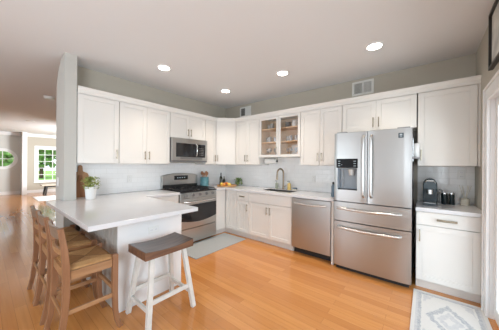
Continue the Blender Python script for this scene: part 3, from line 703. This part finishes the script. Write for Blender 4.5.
# ------------------------------------------------------------------ refrigerator
t = thing('refrigerator', 'stainless french-door refrigerator with ice dispenser and two freezer drawers', 'refrigerator', (3.19, -.35, 0))
fx0, fx1, fyb, fyf = 2.772, 3.607, -.625, -.705
MB().box(fx0 + .004, fyb + .001, .03, fx1 - .004, -.03, 1.775).build('body', 'steel_dark', t, bevel=.004)
MB().box(fx0 + .02, fyb - .03, 0.0, fx1 - .02, -.08, .0295).build('toe_grille', 'blackm', t)
def fdoor(x0, x1, z0, z1, name, hole=None, n=10):
    xs = sorted(set([x0 + (x1 - x0) * i / n for i in range(n + 1)] + ([hole[0], hole[1]] if hole else [])))
    zs_ = [z0] + ([hole[2], hole[3]] if hole else []) + [z1]
    c, hw = (fx0 + fx1) / 2, (fx1 - fx0) / 2
    fy = lambda x: fyf - .006 * (1 - ((x - c) / hw) ** 2) + (.006 if min(x - x0, x1 - x) < .004 else 0)
    b = MB(); nx, nz = len(xs), len(zs_)
    vs = [(x, fy(x), z) for z in zs_ for x in xs] + [(x, fyb - .002, z) for z in zs_ for x in xs]; K = nx * nz; fs = []
    inh = lambda i, j: hole and hole[0] - 1e-6 <= xs[i] and xs[i + 1] <= hole[1] + 1e-6 and j == 1
    for j in range(nz - 1):
        for i in range(nx - 1):
            a = j * nx + i
            if not inh(i, j): fs.append((a, a + 1, a + nx + 1, a + nx))
            fs.append((K + a, K + a + 1, K + a + nx + 1, K + a + nx))
    for i in range(nx - 1):
        fs.append((i, i + 1, K + i + 1, K + i)); a = (nz - 1) * nx + i; fs.append((a, a + 1, K + a + 1, K + a))
    for j in range(nz - 1):
        a = j * nx; fs.append((a, a + nx, K + a + nx, K + a)); a += nx - 1; fs.append((a, a + nx, K + a + nx, K + a))
    b.add(vs, fs)
    return b.build(name, 'steel', t, True), fy
cxm = 3.170
hole = (2.815, 3.055, 1.055, 1.335)
dl_, fyl = fdoor(fx0, cxm - .004, .905, 1.795, 'door', hole)
dr_, fyr = fdoor(cxm + .004, fx1, .905, 1.795, 'door')
w1, _ = fdoor(fx0, fx1, .648, .893, 'freezer_drawer')
w2, _ = fdoor(fx0, fx1, .055, .636, 'freezer_drawer')
def vhandle(x, z0, z1, par):
    y = fyl(x) if x < cxm else fyr(x)
    b = MB(); pts = [(x, y + .004, z0)] + [(x, y - .045 - .012 * math.sin(PI * i / 12), z0 + .03 + (z1 - z0 - .06) * i / 12) for i in range(13)] + [(x, y + .004, z1)]
    b.tube(pts, .016, 10).build('handle', 'satin', par, True)
vhandle(3.128, .985, 1.735, dl_); vhandle(3.212, .985, 1.735, dr_)
for par, zz in ((w1, .815), (w2, .565)):
    pts = [(2.82, fyf + .004, zz)] + [(2.835 + .66 * i / 12, fyf - .035 - .022 * math.sin(PI * i / 12), zz - .006 * math.sin(PI * i / 12)) for i in range(13)] + [(3.51, fyf + .004, zz)]
    MB().tube(pts, .015, 10).build('handle', 'satin', par, True)
# dispenser
pn = MB().box(2.803, fyf - .016, 1.338, 3.060, fyf + .006, 1.458).build('display_panel', mat('display_black', (.008, .008, .01), .35, spec=.15), dl_, bevel=.003)
b = MB()
for i in range(3):
    for xx in (2.825, 3.015): b.box(xx, fyf - .0168, 1.362 + i * .03, xx + .028, fyf - .0161, 1.370 + i * .03)
b.box(2.868, fyf - .0168, 1.376, 2.876, fyf - .0161, 1.384)
b.build('display_icons', 'lcd', pn)
b = MB(); x0, x1, z0, z1 = hole; yb = fyb - .010
b.add([(x0, fyf - .004, z0), (x1, fyf - .006, z0), (x1, fyf - .006, z1), (x0, fyf - .004, z1), (x0 + .012, yb, z0 + .012), (x1 - .012, yb, z0 + .012), (x1 - .012, yb, z1 - .01), (x0 + .012, yb, z1 - .01)],
      [(0, 1, 5, 4), (1, 2, 6, 5), (2, 3, 7, 6), (3, 0, 4, 7), (4, 5, 6, 7)])
rec = b.build('dispenser_recess', mat('grey_dispenser_plastic', (.30, .34, .38), .3), dl_)
MB().lathe([(.028, 0), (.034, .03), (.040, .075)], (2.975, fyf + .034, 1.245), 14).build('ice_chute', mat('pale_chute', (.6, .6, .58), .35), rec, True)
MB().tube([(2.87, fyf + .045, 1.32), (2.875, fyf + .035, 1.20), (2.872, fyf + .045, 1.08)], .007, 8).build('water_spout', 'chrome', rec, True)
MB().box(x0 + .01, fyf - .004, z0 + .001, x1 - .01, fyf + .055, z0 + .010).build('drip_tray', 'blackm', rec)
bd = MB().box(3.482, fyf - .012, 1.688, 3.530, fyf + .0, 1.742).build('badge', 'badge', dr_)
b = MB(); b.box(3.494, fyf - .0128, 1.712, 3.518, fyf - .0121, 1.732); b.box(3.494, fyf - .0128, 1.698, 3.518, fyf - .0121, 1.703)
b.build('badge_mark', mat('badge_silver', (.45, .5, .52), .3, .6), bd)
for xx in (fx0 + .02, fx1 - .14): MB().box(xx, -.66, 1.796, xx + .12, -.56, 1.815).build('hinge_cover', 'steel_dark', t, bevel=.003)
# pouch on the refrigerator side
o = thing('magnetic_rack', 'pale magnetic rack stuck high on the refrigerator side', 'rack', (3.615, -.56, 1.40))
MB().box(3.6085, -.60, 1.42, 3.613, -.46, 1.69).build('back_plate', 'chrome', o, bevel=.002)
MB().lathe([(.02, 0), (.028, .01), (.028, .15), (.02, .16)], (3.640, -.56, 1.47), 14).build('canister', 'china', o, True)
MB().box(3.6125, -.64, 1.455, 3.672, -.48, 1.469).build('ledge', 'steel_dark', o)

# ------------------------------------------------------------------ rush bar stools
def rush_stool():
    t = thing('bar_stool', '', 'stool', (0, 0, 0), 'rush seat bar stools along the peninsula')
    W, Fy, By, SZ = .193, .155, -.160, .60
    # seat: woven, four wedges pillowed
    b = MB(); n = 14; vs = []
    for j in range(n + 1):
        for i in range(n + 1):
            x = -1 + 2 * i / n; y = -1 + 2 * j / n; mx = max(abs(x), abs(y))
            z = SZ + .012 - .018 * (1 - mx) ** 1.0 + .010 * min(1, (1 - mx) * 5) * (1 if True else 0) - .012 * (mx > .99)
            vs.append((x * (W - .012), y * (Fy - .004), z))
    k = (n + 1) ** 2; fs = [(j * (n + 1) + i, j * (n + 1) + i + 1, (j + 1) * (n + 1) + i + 1, (j + 1) * (n + 1) + i) for j in range(n) for i in range(n)]
    vs += [(v[0], v[1], SZ - .022) for v in vs]
    fs += [tuple(k + i for i in f) for f in fs[:]]
    rim = [i for i in range(n + 1)] + [j * (n + 1) + n for j in range(1, n + 1)] + [n * (n + 1) + i for i in range(n - 1, -1, -1)] + [j * (n + 1) for j in range(n - 1, 0, -1)]
    fs += [(rim[i], rim[(i + 1) % len(rim)], k + rim[(i + 1) % len(rim)], k + rim[i]) for i in range(len(rim))]
    b.add(vs, fs).build('seat', 'rush', t, True)
    for s in (-1, 1):
        # front legs flare forward at the foot
        MB().tube([(s * W, Fy + .045, 0), (s * W, Fy + .022, .06), (s * W, Fy + .006, .16), (s * W, Fy, .30), (s * W, Fy, SZ + .022)], [1, 1.02, 1.1, 1.2, 1.25], sq=(.0165, .0165)).build('leg', 'stoolwood', t, bevel=.003)
        # back legs sweep back, then rise as back posts
        MB().tube([(s * W, By - .052, 0), (s * W, By - .026, .12), (s * W, By - .008, .28), (s * W, By, .42), (s * W, By, SZ), (s * W, By - .010, .75), (s * W, By - .034, .905)], [1, 1.1, 1.2, 1.3, 1.3, 1.15, 1.0], sq=(.0165, .0165)).build('leg', 'stoolwood', t, bevel=.003)
        MB().box(s * W - .010, By + .022, .525, s * W + .010, Fy - .022, .588).build('apron', 'stoolrail', t, bevel=.002)
        for zz in (.275,): MB().box(s * W - .009, By + .012, zz, s * W + .009, Fy - .018, zz + .032).build('stretcher', 'stoolrail', t, bevel=.002)
    for yy in (Fy, By): MB().box(-W + .022, yy - .010, .525, W - .022, yy + .010, .588).build('apron', 'stoolrail', t, bevel=.002)
    MB().box(-W + .02, Fy - .010, .32, W - .02, Fy + .010, .352).build('stretcher', 'stoolrail', t, bevel=.002)
    MB().box(-W + .02, By - .022, .26, W - .02, By - .006, .29).build('stretcher', 'stoolrail', t, bevel=.002)
    def slat(z0, z1, y0, y1, name, m_):
        b = MB(); vs = []; N = 8
        for i in range(N + 1):
            x = -W + .018 + (2 * W - .036) * i / N; bow = -.018 * math.sin(PI * i / N)
            vs += [(x, y0 + bow - .009, z0), (x, y0 + bow + .009, z0), (x, y1 + bow + .009, z1), (x, y1 + bow - .009, z1)]
        fs = [(4 * i + q, 4 * i + (q + 1) % 4, 4 * i + 4 + (q + 1) % 4, 4 * i + 4 + q) for i in range(N) for q in range(4)] + [(0, 1, 2, 3), (4 * N, 4 * N + 1, 4 * N + 2, 4 * N + 3)]
        b.add(vs, fs).build(name, m_, t, bevel=.002)
    slat(.820, .905, By - .022, By - .034, 'top_rail', 'toprail'); slat(.70, .745, By - .008, By - .012, 'back_slat', 'stoolrail')
    return t
st = rush_stool()
labs = ['brown rush-seat bar stool at the end of the row, beside the saddle stool', 'brown rush-seat bar stool in the middle of the row of three', 'brown rush-seat bar stool closest to the pale wall end and switch']
for i, (x, y) in enumerate(((1.537, -3.140), (1.012, -3.142), (.581, -3.142))):
    o = st if i == 0 else copy_tree(st)
    o.location = (x, y, 0); o['label'] = labs[i]

# saddle stool
t = thing('saddle_stool', 'backless saddle stool with dark wood seat and off-white legs', 'stool', (1.80, -2.62, 0))
cx_, cy_ = 1.800, -2.61
b = MB(); nx, ny = 8, 16; hx, hy = .165, .235; vs = []
for j in range(ny + 1):
    for i in range(nx + 1):
        x = -1 + 2 * i / nx; y = -1 + 2 * j / ny
        vs.append((cx_ + x * hx, cy_ + y * hy, .645 - .026 * (1 - y * y) * (1 - .25 * x * x)))
K = len(vs); vs += [(v[0], v[1], .572) for v in vs]
fs = [(j * (nx + 1) + i, j * (nx + 1) + i + 1, (j + 1) * (nx + 1) + i + 1, (j + 1) * (nx + 1) + i) for j in range(ny) for i in range(nx)]
top_n = len(fs); fs += [tuple(K + i for i in f) for f in fs[:]]
rim = [i for i in range(nx + 1)] + [j * (nx + 1) + nx for j in range(1, ny + 1)] + [ny * (nx + 1) + i for i in range(nx - 1, -1, -1)] + [j * (nx + 1) for j in range(ny - 1, 0, -1)]
fs += [(rim[i], rim[(i + 1) % len(rim)], K + rim[(i + 1) % len(rim)], K + rim[i]) for i in range(len(rim))]
so = b.add(vs, fs).build('seat', 'saddle', t, bevel=.006)
so.data.materials.append(M['saddle_edge'])
for p in so.data.polygons:
    if abs(p.normal.z) < .5: p.material_index = 1
def lp(sx, sy, z): k = 1 - z / .57; return (cx_ + sx * (.115 + .075 * k), cy_ + sy * (.155 + .065 * k), z)
for sx in (-1, 1):
    for sy in (-1, 1): MB().tube([lp(sx, sy, 0), lp(sx, sy, .571)], 1, sq=(.019, .019)).build('leg', 'stoolleg', t, bevel=.002)
for s in (-1, 1):
    a, c = lp(s, -1, .21), lp(s, 1, .21); MB().tube([a, c], 1, sq=(.010, .018)).build('stretcher', 'stoolleg', t, bevel=.002)
    a, c = lp(-1, s, .15), lp(1, s, .15); MB().tube([a, c], 1, sq=(.010, .018)).build('stretcher', 'stoolleg', t, bevel=.002)

# ------------------------------------------------------------------ rugs
rx0, rx1, ryy0, ryy1 = 3.628, 4.165, -1.56, -.645
cxr, cyr = (rx0 + rx1) / 2, (ryy0 + ryy1) / 2
tag(MB().box(rx0, ryy0, .0005, rx1, ryy1, .009).build('rug', rug_mat((rx1 - rx0) / 2, (ryy1 - ryy0) / 2), None, origin=(cxr, cyr, 0)), 'faded grey and cream medallion rug in front of small base cabinet', 'rug')
tag(MB().box(.615, -1.74, .0005, 1.17, -.63, .010).build('kitchen_mat', 'mat', None, bevel=.004, origin=(.9, -1.2, 0)), 'plain grey mat on the floor in front of the range', 'mat')

# ------------------------------------------------------------------ things on the counters
C1 = CZ1 + .0005
px, py = .375, -2.80
t = thing('potted_herb', 'small green herb in a white pot on the peninsula counter', 'plant', (px, py, C1))
MB().lathe([(.048, 0), (.052, .004), (.064, .150), (.064, .158), (.056, .158), (.053, .14)], (px, py, C1), 20).build('pot', 'pot', t, True)
b = MB()
for i in range(230):
    a = random.uniform(0, 2 * PI); r = random.uniform(0, .105); z = C1 + random.uniform(.15, .29) - r * .25
    c = Vector((px + r * math.cos(a), py + r * math.sin(a), z)); d = Vector((random.uniform(-1, 1), random.uniform(-1, 1), random.uniform(-.2, .8))).normalized() * random.uniform(.018, .03)
    s_ = d.cross(Vector((random.uniform(-1, 1), random.uniform(-1, 1), 1))).normalized() * .009
    b.add([c - d, c + s_, c + d, c - s_], [(0, 1, 2, 3)])
for i in range(14):
    a = random.uniform(0, 2 * PI); r = random.uniform(.02, .07); b.tube([(px + r * .3 * math.cos(a), py + r * .3 * math.sin(a), C1 + .13), (px + r * math.cos(a), py + r * math.sin(a), C1 + .22)], .0015, 4)
b.build('foliage', 'leaf', t)
# boards leaning on the tiled wall
def board(y0, y1, x, z1, label, lean, m_):
    t = thing('cutting_board', label, 'cutting board', (x, (y0 + y1) / 2, C1))
    pts = []; ym = (y0 + y1) / 2; hw = (y1 - y0) / 2
    for u, v in [(-1, 0), (1, 0), (1, .66), (.85, .74), (.30, .80), (.26, .96), (.12, 1), (-.12, 1), (-.26, .96), (-.30, .80), (-.85, .74), (-1, .66)]:
        pts.append((x - lean * v, ym + u * hw, C1 + v * z1))
    MB().extr(pts, (.016, 0, .002)).build('board', m_, t, bevel=.003)
board(-2.925, -2.735, .060, .43, 'tall brown wooden paddle board leaning on the tiled wall', .045, 'board1')
board(-2.905, -2.775, .112, .30, 'shorter reddish paddle board leaning in front of the tall one', .030, 'utensil')

# crock with utensils
kx, ky = .15, -.765
t = thing('utensil_crock', 'teal glazed crock of wooden utensils beside the range', 'crock', (kx, ky, C1))
MB().lathe([(.078, 0), (.088, .01), (.092, .09), (.087, .18), (.090, .195), (.082, .195), (.080, .02)], (kx, ky, C1), 22).build('crock', 'teal', t, True)
for i in range(7):
    a = i * .9; dx, dy = .035 * math.cos(a), .035 * math.sin(a)
    b = MB(); b.tube([(kx + dx * .4, ky + dy * .4, C1 + .03), (kx + dx * 1.5, ky + dy * 1.5, C1 + .24)], .006, 6); b.ball((kx + dx * 1.6, ky + dy * 1.6, C1 + .255 + .015 * (i % 3)), .027, 8, 6, (1, .8, 1.3)); b.build('utensil', 'utensil', t, True)
# tray with bottle and fruit
tx, ty = .46, -.42
tr = MB().lathe([(.19, 0), (.205, .006), (.210, .030), (.202, .030), (.195, .012), (.02, .011)], (tx, ty, C1), 30).build('tray', 'tray', None, True, origin=(tx, ty, C1))
tag(tr, 'round honey wood tray of fruit in the counter corner', 'tray')
TZ = C1 + .0125
def bottle(x, y, h, r, m_, label, name='bottle'):
    o = MB().lathe([(r, 0), (r, h * .55), (r * .8, h * .66), (r * .35, h * .76), (r * .33, h * .97), (r * .38, h)], (x, y, TZ), 16).build(name, m_, None, True, origin=(x, y, TZ))
    return tag(o, label, 'bottle')
bottle(tx - .115, ty - .06, .27, .034, 'bottle', 'tall dark glass oil bottle on the wooden tray')
bottle(tx - .13, ty + .045, .19, .030, 'bottle', 'shorter dark bottle on the tray beside the tall one')
fr_ = [(-.03, -.11, 'lemon'), (.045, -.12, 'orange'), (-.015, -.04, 'apple'), (-.05, .05, 'orange'), (.13, -.055, 'lemon')]
flab = ['yellow lemon on the wooden tray nearest the dark bottles', 'orange between two lemons at the rim of the tray', 'red apple in the middle of the wooden tray', 'orange behind the apple on the wooden tray', 'yellow lemon at the end of the tray away from the bottles']
for (dx, dy, m_), l in zip(fr_, flab):
    r = .036; o = MB().ball((tx + dx, ty + dy, TZ + r), r, 14, 9, (1.15, 1, 1) if m_ == 'lemon' else (1, 1, .95)).build({'lemon': 'lemon', 'orange': 'orange', 'apple': 'apple'}[m_], m_, None, True, origin=(tx + dx, ty + dy, TZ)); tag(o, l, 'fruit')
t = thing('leafy_greens', 'bunch of leafy greens on the counter behind the fruit tray', 'greens', (.53, -.13, C1))
b = MB()
for i in range(110):
    a = random.uniform(0, 2 * PI); r = random.uniform(0, .075); c = Vector((.53 + 1.5 * r * math.cos(a), -.13 + r * math.sin(a), C1 + random.uniform(.03, .17)))
    d = Vector((random.uniform(-1, 1), random.uniform(-1, 1), random.uniform(-.1, .9))).normalized() * .030; s_ = d.cross(Vector((random.uniform(-1, 1), .3, 1))).normalized() * .013
    b.add([c - d, c + s_, c + d, c - s_], [(0, 1, 2, 3)])
b.build('leaves', 'leaf2', t)
b = MB()
for i in range(10): b.tube([(.50, -.15 + .006 * i, C1 + .002), (.53 + .01 * (i % 3), -.13, C1 + .09)], .003, 5)
b.build('stems', 'leaf', t)

# faucet
fx, fy_ = 1.640, -.10
t = thing('faucet', 'brushed bronze gooseneck faucet behind the sink', 'faucet', (fx, fy_, C1))
MB().lathe([(.030, 0), (.030, .006), (.020, .014), (.017, .07), (.014, .08)], (fx, fy_, C1), 16).build('base', 'faucet', t, True)
pts = [(fx, fy_, C1 + .07), (fx, fy_, C1 + .30)] + [(fx + .5 * (-.065 + .065 * math.cos(PI * i / 10)), fy_ + .866 * (-.065 + .065 * math.cos(PI * i / 10)), C1 + .30 + .085 * math.sin(PI * i / 10)) for i in range(1, 11)]
MB().tube(pts, .0155, 10).build('neck', 'faucet', t, True)
MB().tube([(fx - .065, fy_ - .1125, C1 + .30), (fx - .066, fy_ - .114, C1 + .27), (fx - .066, fy_ - .114, C1 + .18)], [.015, .018, .020], 12).build('spray_head', 'faucet', t, True)
MB().tube([(fx + .012, fy_, C1 + .05), (fx + .045, fy_ - .005, C1 + .06), (fx + .068, fy_ - .01, C1 + .08)], [.008, .008, .006], 8).build('lever', 'faucet', t, True)
def pumpb(x, y, h, r, m_, label):
    t = thing('soap_bottle', label, 'bottle', (x, y, C1))
    MB().lathe([(r * .95, 0), (r, .006), (r, h * .68), (r * .4, h * .78), (r * .4, h * .82)], (x, y, C1), 16).build('body', m_, t, True)
    b = MB(); b.tube([(x, y, C1 + h * .82), (x, y, C1 + h)], .005, 6); b.tube([(x + .006, y, C1 + h), (x - .035, y - .01, C1 + h - .004)], .006, 6); b.build('pump', 'blackm', t, True)
pumpb(1.49, -.085, .15, .030, 'soapg', 'grey-green soap bottle standing behind the sink beside the faucet base')
pumpb(1.765, -.10, .16, .033, 'soap', 'amber soap bottle to the refrigerator side of the faucet')
o = thing('scrub_brush', 'small dark scrub brush lying beyond the amber soap bottle', 'brush', (1.875, -.09, C1))
MB().box(1.84, -.115, C1, 1.91, -.075, C1 + .022).build('bristles', 'reed', o); MB().box(1.835, -.12, C1 + .0225, 1.915, -.07, C1 + .045).build('handle', 'bluegrey', o, bevel=.008)
# paper towel roll
t = thing('paper_towel_holder', 'paper towel roll mounted under the glass-door cabinet', 'paper towel', (1.40, -.17, 1.45))
MB().lathe([(.052, 0), (.052, .245), (.018, .245)], (1.285, -.17, 1.445), 22, 'x').build('roll', 'paper', t, True)
for xx in (1.272, 1.538): MB().lathe([(.022, 0), (.022, .010)], (xx, -.17, 1.445), 12, 'x').build('end_cap', 'blackm', t, True)
b = MB(); b.tube([(1.278, -.17, 1.445), (1.545, -.17, 1.445)], .006, 6)
for xx in (1.277, 1.543): b.box(xx - .004, -.176, 1.445, xx + .004, -.164, 1.512)
b.box(1.275, -.19, 1.508, 1.545, -.15, 1.5145); b.build('bracket', 'pull', t)
# bottle beside the refrigerator
t = thing('water_bottle', 'blue-grey bottle on the counter beside the refrigerator', 'bottle', (2.68, -.46, C1))
MB().lathe([(.030, 0), (.034, .01), (.034, .15), (.024, .17), (.024, .18)], (2.69, -.47, C1), 16).build('body', 'bluegrey', t, True); MB().lathe([(.020, 0), (.020, .03), (.016, .035)], (2.69, -.47, C1 + .181), 12).build('cap', 'blackm', t, True)

# coffee machine
kx, ky = 3.765, -.27
t = thing('coffee_machine', 'domed petrol-dark capsule coffee machine on the short counter', 'coffee maker', (kx, ky, C1))
MB().box(kx - .066, ky - .16, C1, kx + .066, ky + .13, C1 + .022).build('base', 'navy', t, bevel=.008)
b = MB(); prof = []
pts = []
for i in range(13):
    a = PI * i / 12; pts.append((kx + .066 * math.cos(a), ky - .02, C1 + .235 + .075 * math.sin(a)))
pts += [(kx - .066, ky - .02, C1 + .0225), (kx + .066, ky - .02, C1 + .0225)]
b.extr(pts, (0, .15, 0)).build('body', 'navy', t, True, bevel=.006)
pts = []
for i in range(13):
    a = PI * i / 12; pts.append((kx + .062 * math.cos(a), ky - .125, C1 + .235 + .070 * math.sin(a)))
pts += [(kx - .062, ky - .125, C1 + .185), (kx + .062, ky - .125, C1 + .185)]
MB().extr(pts, (0, .1045, 0)).build('brew_head', 'navy', t, True, bevel=.006)
MB().lathe([(.026, 0), (.026, .05), (.020, .055)], (kx, ky - .09, C1 + .13), 14).build('spout', 'chrome', t, True)
MB().tube([(kx - .045, ky - .13, C1 + .262), (kx - .03, ky - .15, C1 + .285), (kx + .03, ky - .15, C1 + .285), (kx + .045, ky - .13, C1 + .262)], .007, 8).build('lever', 'chrome', t, True)
MB().box(kx - .05, ky - .15, C1 + .0225, kx + .05, ky - .045, C1 + .035).build('drip_tray', 'steel_dark', t)
def canister(x, y, r, h, label, m_='canister', lid='chrome'):
    t = thing('canister', label, 'canister', (x, y, C1))
    MB().lathe([(r * .96, 0), (r, .006), (r, h)], (x, y, C1), 20).build('body', m_, t, True); MB().lathe([(r, 0), (r, .014), (r * .5, .02)], (x, y, C1 + h + .0005), 20).build('lid', lid, t, True)
canister(3.905, -.17, .034, .125, 'black canister with pale lid beside the coffee machine')
canister(3.968, -.165, .026, .125, 'slim black canister beside the wider black one')
t = thing('milk_frother', 'round-topped glass jar standing behind the black canisters', 'jar', (3.87, -.08, C1))
MB().lathe([(.032, 0), (.035, .02), (.035, .10), (.02, .12)], (3.87, -.085, C1), 16).build('jar', 'glassware', t, True); MB().ball((3.87, -.085, C1 + .145), .028, 12, 8).build('lid', 'glassware', t, True)
t = thing('reed_diffuser', 'pale reed diffuser near the end of the short counter', 'diffuser', (4.085, -.12, C1))
MB().lathe([(.036, 0), (.040, .006), (.040, .075), (.016, .09), (.016, .10)], (4.085, -.12, C1), 18).build('jar', 'oil', t, True)
for i in range(6): a = i * 1.05; MB().tube([(4.085 + .006 * math.cos(a), -.12 + .006 * math.sin(a), C1 + .07), (4.085 + .05 * math.cos(a), -.12 + .05 * math.sin(a), C1 + .23)], .0022, 5).build('reed', 'reed', t)

# ------------------------------------------------------------------ cover plates
def plate(frame, u, v, label, horiz=False, name='outlet', cat='outlet', w_=.07, h_=.115, rocker=False):
    m = frame; o = m @ Vector((u, v, 0)); t = thing(name, label, cat, o)
    a, c = (h_ / 2, w_ / 2) if horiz else (w_ / 2, h_ / 2)
    MB(m).box(u - a, v - c, .0005, u + a, v + c, .006).build('cover_plate', 'plate', t, bevel=.002)
    if rocker: MB(m).box(u - .016, v - .033, .0062, u + .016, v + .033, .010).build('rocker', 'trimw', t, bevel=.002)
    else:
        for s in (-1, 1):
            du, dv = (s * .024, 0) if horiz else (0, s * .024)
            k = MB(m).box(u + du - .016, v + dv - .014, .0062, u + du + .016, v + dv + .014, .008).build('socket', 'trimw', t)
            b = MB(m); 
            for q in (-.006, .006): b.box(u + du + q - .001, v + dv - .005, .0081, u + du + q + .001, v + dv + .005, .0086)
            b.build('slots', 'slot', k)
plate(FL(0, 0, 1.55), -2.565, .695, 'white outlet on the peninsula end panel above the saddle stool', True)
plate(FL(0, 0, .009), -2.18, 1.13, 'white outlet on the tiled wall between potted herb and range')
plate(FB(0, 0, -.009), 4.06, 1.27, 'white outlet on the tile above the reed diffuser')
plate(FB(0, 0, -.009), 2.20, 1.13, 'white outlet on the tile between faucet and refrigerator')
plate(Matrix(((1, 0, 0, 0), (0, 0, -1, -3.06), (0, 1, 0, 0), (0, 0, 0, 1))), .02, 1.13, 'white rocker switch on the end of the pale partition wall', name='light_switch', cat='switch', rocker=True)

# ------------------------------------------------------------------ ceiling and wall fittings
def can(x, y, label):
    t = thing('recessed_light', label, 'ceiling light', (x, y, H - .001), 'recessed ceiling lights')
    MB().lathe([(.075, -.0005), (.095, -.0005), (.093, -.007), (.074, -.010), (.070, -.004)], (x, y, H), 28).build('trim_ring', 'trimw', t, True)
    MB().lathe([(.069, -.0045), (.069, -.0085), (.02, -.0095)], (x, y, H), 24).build('lens', 'lens', t, True)
    d = bpy.data.lights.new('can_light', 'SPOT'); d.energy = 60; d.color = (1.0, .87, .73); d.spot_size = math.radians(104); d.spot_blend = 1.0; d.shadow_soft_size = .07
    o = bpy.data.objects.new('can_light', d); COL.objects.link(o); o.location = (0, 0, -.02); o.parent = t
can(.895, -2.098, 'recessed ceiling light above the peninsula and drawer cabinet')
can(3.27, -.919, 'recessed ceiling light above the refrigerator')
can(2.098, -.93, 'recessed ceiling light above the sink and dishwasher')
can(.897, -.908, 'recessed ceiling light above the corner of the kitchen')
def vent(u0, u1, v0, v1, label):
    t = thing('air_vent', label, 'vent', ((u0 + u1) / 2, -.004, (v0 + v1) / 2))
    b = MB(); f = .028; b.box(u0, -.012, v0, u1, -.0005, v0 + f); b.box(u0, -.012, v1 - f, u1, -.0005, v1); b.box(u0, -.012, v0 + f, u0 + f, -.0005, v1 - f); b.box(u1 - f, -.012, v0 + f, u1, -.0005, v1 - f)
    um = (u0 + u1) / 2; b.box(um - .008, -.012, v0 + f, um + .008, -.0005, v1 - f); b.build('frame', 'louver', t, bevel=.002)
    MB().box(u0 + f, -.002, v0 + f, u1 - f, -.0006, v1 - f).build('duct', 'ventdark', t)
    b = MB(); n = 7
    for k in range(n):
        for (a, c, s) in ((u0 + f, um - .008, 1), (um + .008, u1 - f, -1)):
            p = a + (c - a) * (k + .5) / n; w_ = (c - a) / n * .5
            b.add([(p - w_ * .7, -.003 if s > 0 else -.011, v0 + f), (p + w_ * .7, -.011 if s > 0 else -.003, v0 + f), (p + w_ * .7, -.011 if s > 0 else -.003, v1 - f), (p - w_ * .7, -.003 if s > 0 else -.011, v1 - f)], [(0, 1, 2, 3)])
    b.build('louvers', 'louver', t)
vent(.45, .77, 2.44, 2.66, 'white air vent high on the wall above the corner cabinet')
vent(2.815, 3.115, 2.46, 2.675, 'white air vent high on the wall above the refrigerator')
t = thing('smoke_detector', 'white dome smoke detector on the ceiling beyond the partition wall', 'smoke detector', (-2.2, -2.83, H - .001))
MB().lathe([(.085, -.001), (.085, -.022), (.07, -.045), (.03, -.050)], (-2.2, -2.83, H), 24).build('dome', 'louver', t, True); MB().lathe([(.095, -.0005), (.095, -.012), (.086, -.014)], (-2.2, -2.83, H), 24).build('base', 'plate', t, True)
t = thing('recessed_light', 'unlit recessed light on the far living room ceiling', 'ceiling light', (-6.05, -2.73, H - .001))
MB().lathe([(.07, -.0005), (.10, -.0005), (.098, -.010), (.07, -.012)], (-6.05, -2.73, H), 24).build('trim_ring', 'louver', t, True); MB().lathe([(.069, -.002), (.069, -.004)], (-6.05, -2.73, H), 20).build('lens', 'ventdark', t, True)
# picture
t = thing('picture_frame', 'black framed print high on the wall above the patio door', 'picture', (XR - .02, -1.2, 2.45))
p0, p1, q0, q1, f = -1.45, -.868, 2.215, 2.70, .022
b = MB(); b.box(XR - .03, p0, q0, XR - .001, p1, q0 + f); b.box(XR - .03, p0, q1 - f, XR - .001, p1, q1); b.box(XR - .03, p0, q0 + f, XR - .001, p0 + f, q1 - f); b.box(XR - .03, p1 - f, q0 + f, XR - .001, p1, q1 - f); b.build('frame', 'frameb', t)
MB().box(XR - .012, p0 + f, q0 + f, XR - .001, p1 - f, q1 - f).build('print', 'art', t)

# ------------------------------------------------------------------ living room
tag(MB().box(-8.6, -2.40, .0005, -7.0, -.6, .010).build('pale_floor_patch', 'patchl', None, origin=(-7.8, -1.5, 0)), 'pale flat patch on the floor before the bench and grid window', 'rug')  # thin pale sheet lying on the living room floor
bx, by = -9.1, -1.62
t = thing('bench', 'dark-legged bench with a pale top below the grid window', 'bench', (bx, by, 0))
MB().box(bx - .28, by - .48, .40, bx + .28, by + .48, .45).build('seat', 'benchtop', t, bevel=.006)
for sx in (-1, 1):
    for sy in (-1, 1): MB().tube([(bx + sx * .24, by + sy * .36, 0), (bx + sx * .20, by + sy * .30, .3995)], 1, sq=(.028, .028)).build('leg', 'blackm', t)
    MB().box(bx + sx * .20 - .02, by - .28, .34, bx + sx * .20 + .02, by + .28, .3995).build('rail', 'blackm', t)
ax_, ay_ = -7.0, -3.62
t = thing('armchair', 'black chair at the edge of the foyer below the round window', 'chair', (ax_, ay_, 0))
MB().box(ax_ - .26, ay_ - .28, .36, ax_ + .26, ay_ + .25, .45).build('seat', 'blackm', t, bevel=.02)
MB().box(ax_ - .26, ay_ - .28, .451, ax_ - .20, ay_ + .25, .90).build('backrest', 'blackm', t, bevel=.02)
for sx in (-1, 1):
    for sy in (-1, 1): MB().tube([(ax_ + sx * .22, ay_ - .015 + sy * .22, 0), (ax_ + sx * .22, ay_ - .015 + sy * .22, .3595)], 1, sq=(.02, .02)).build('leg', 'blackm', t)
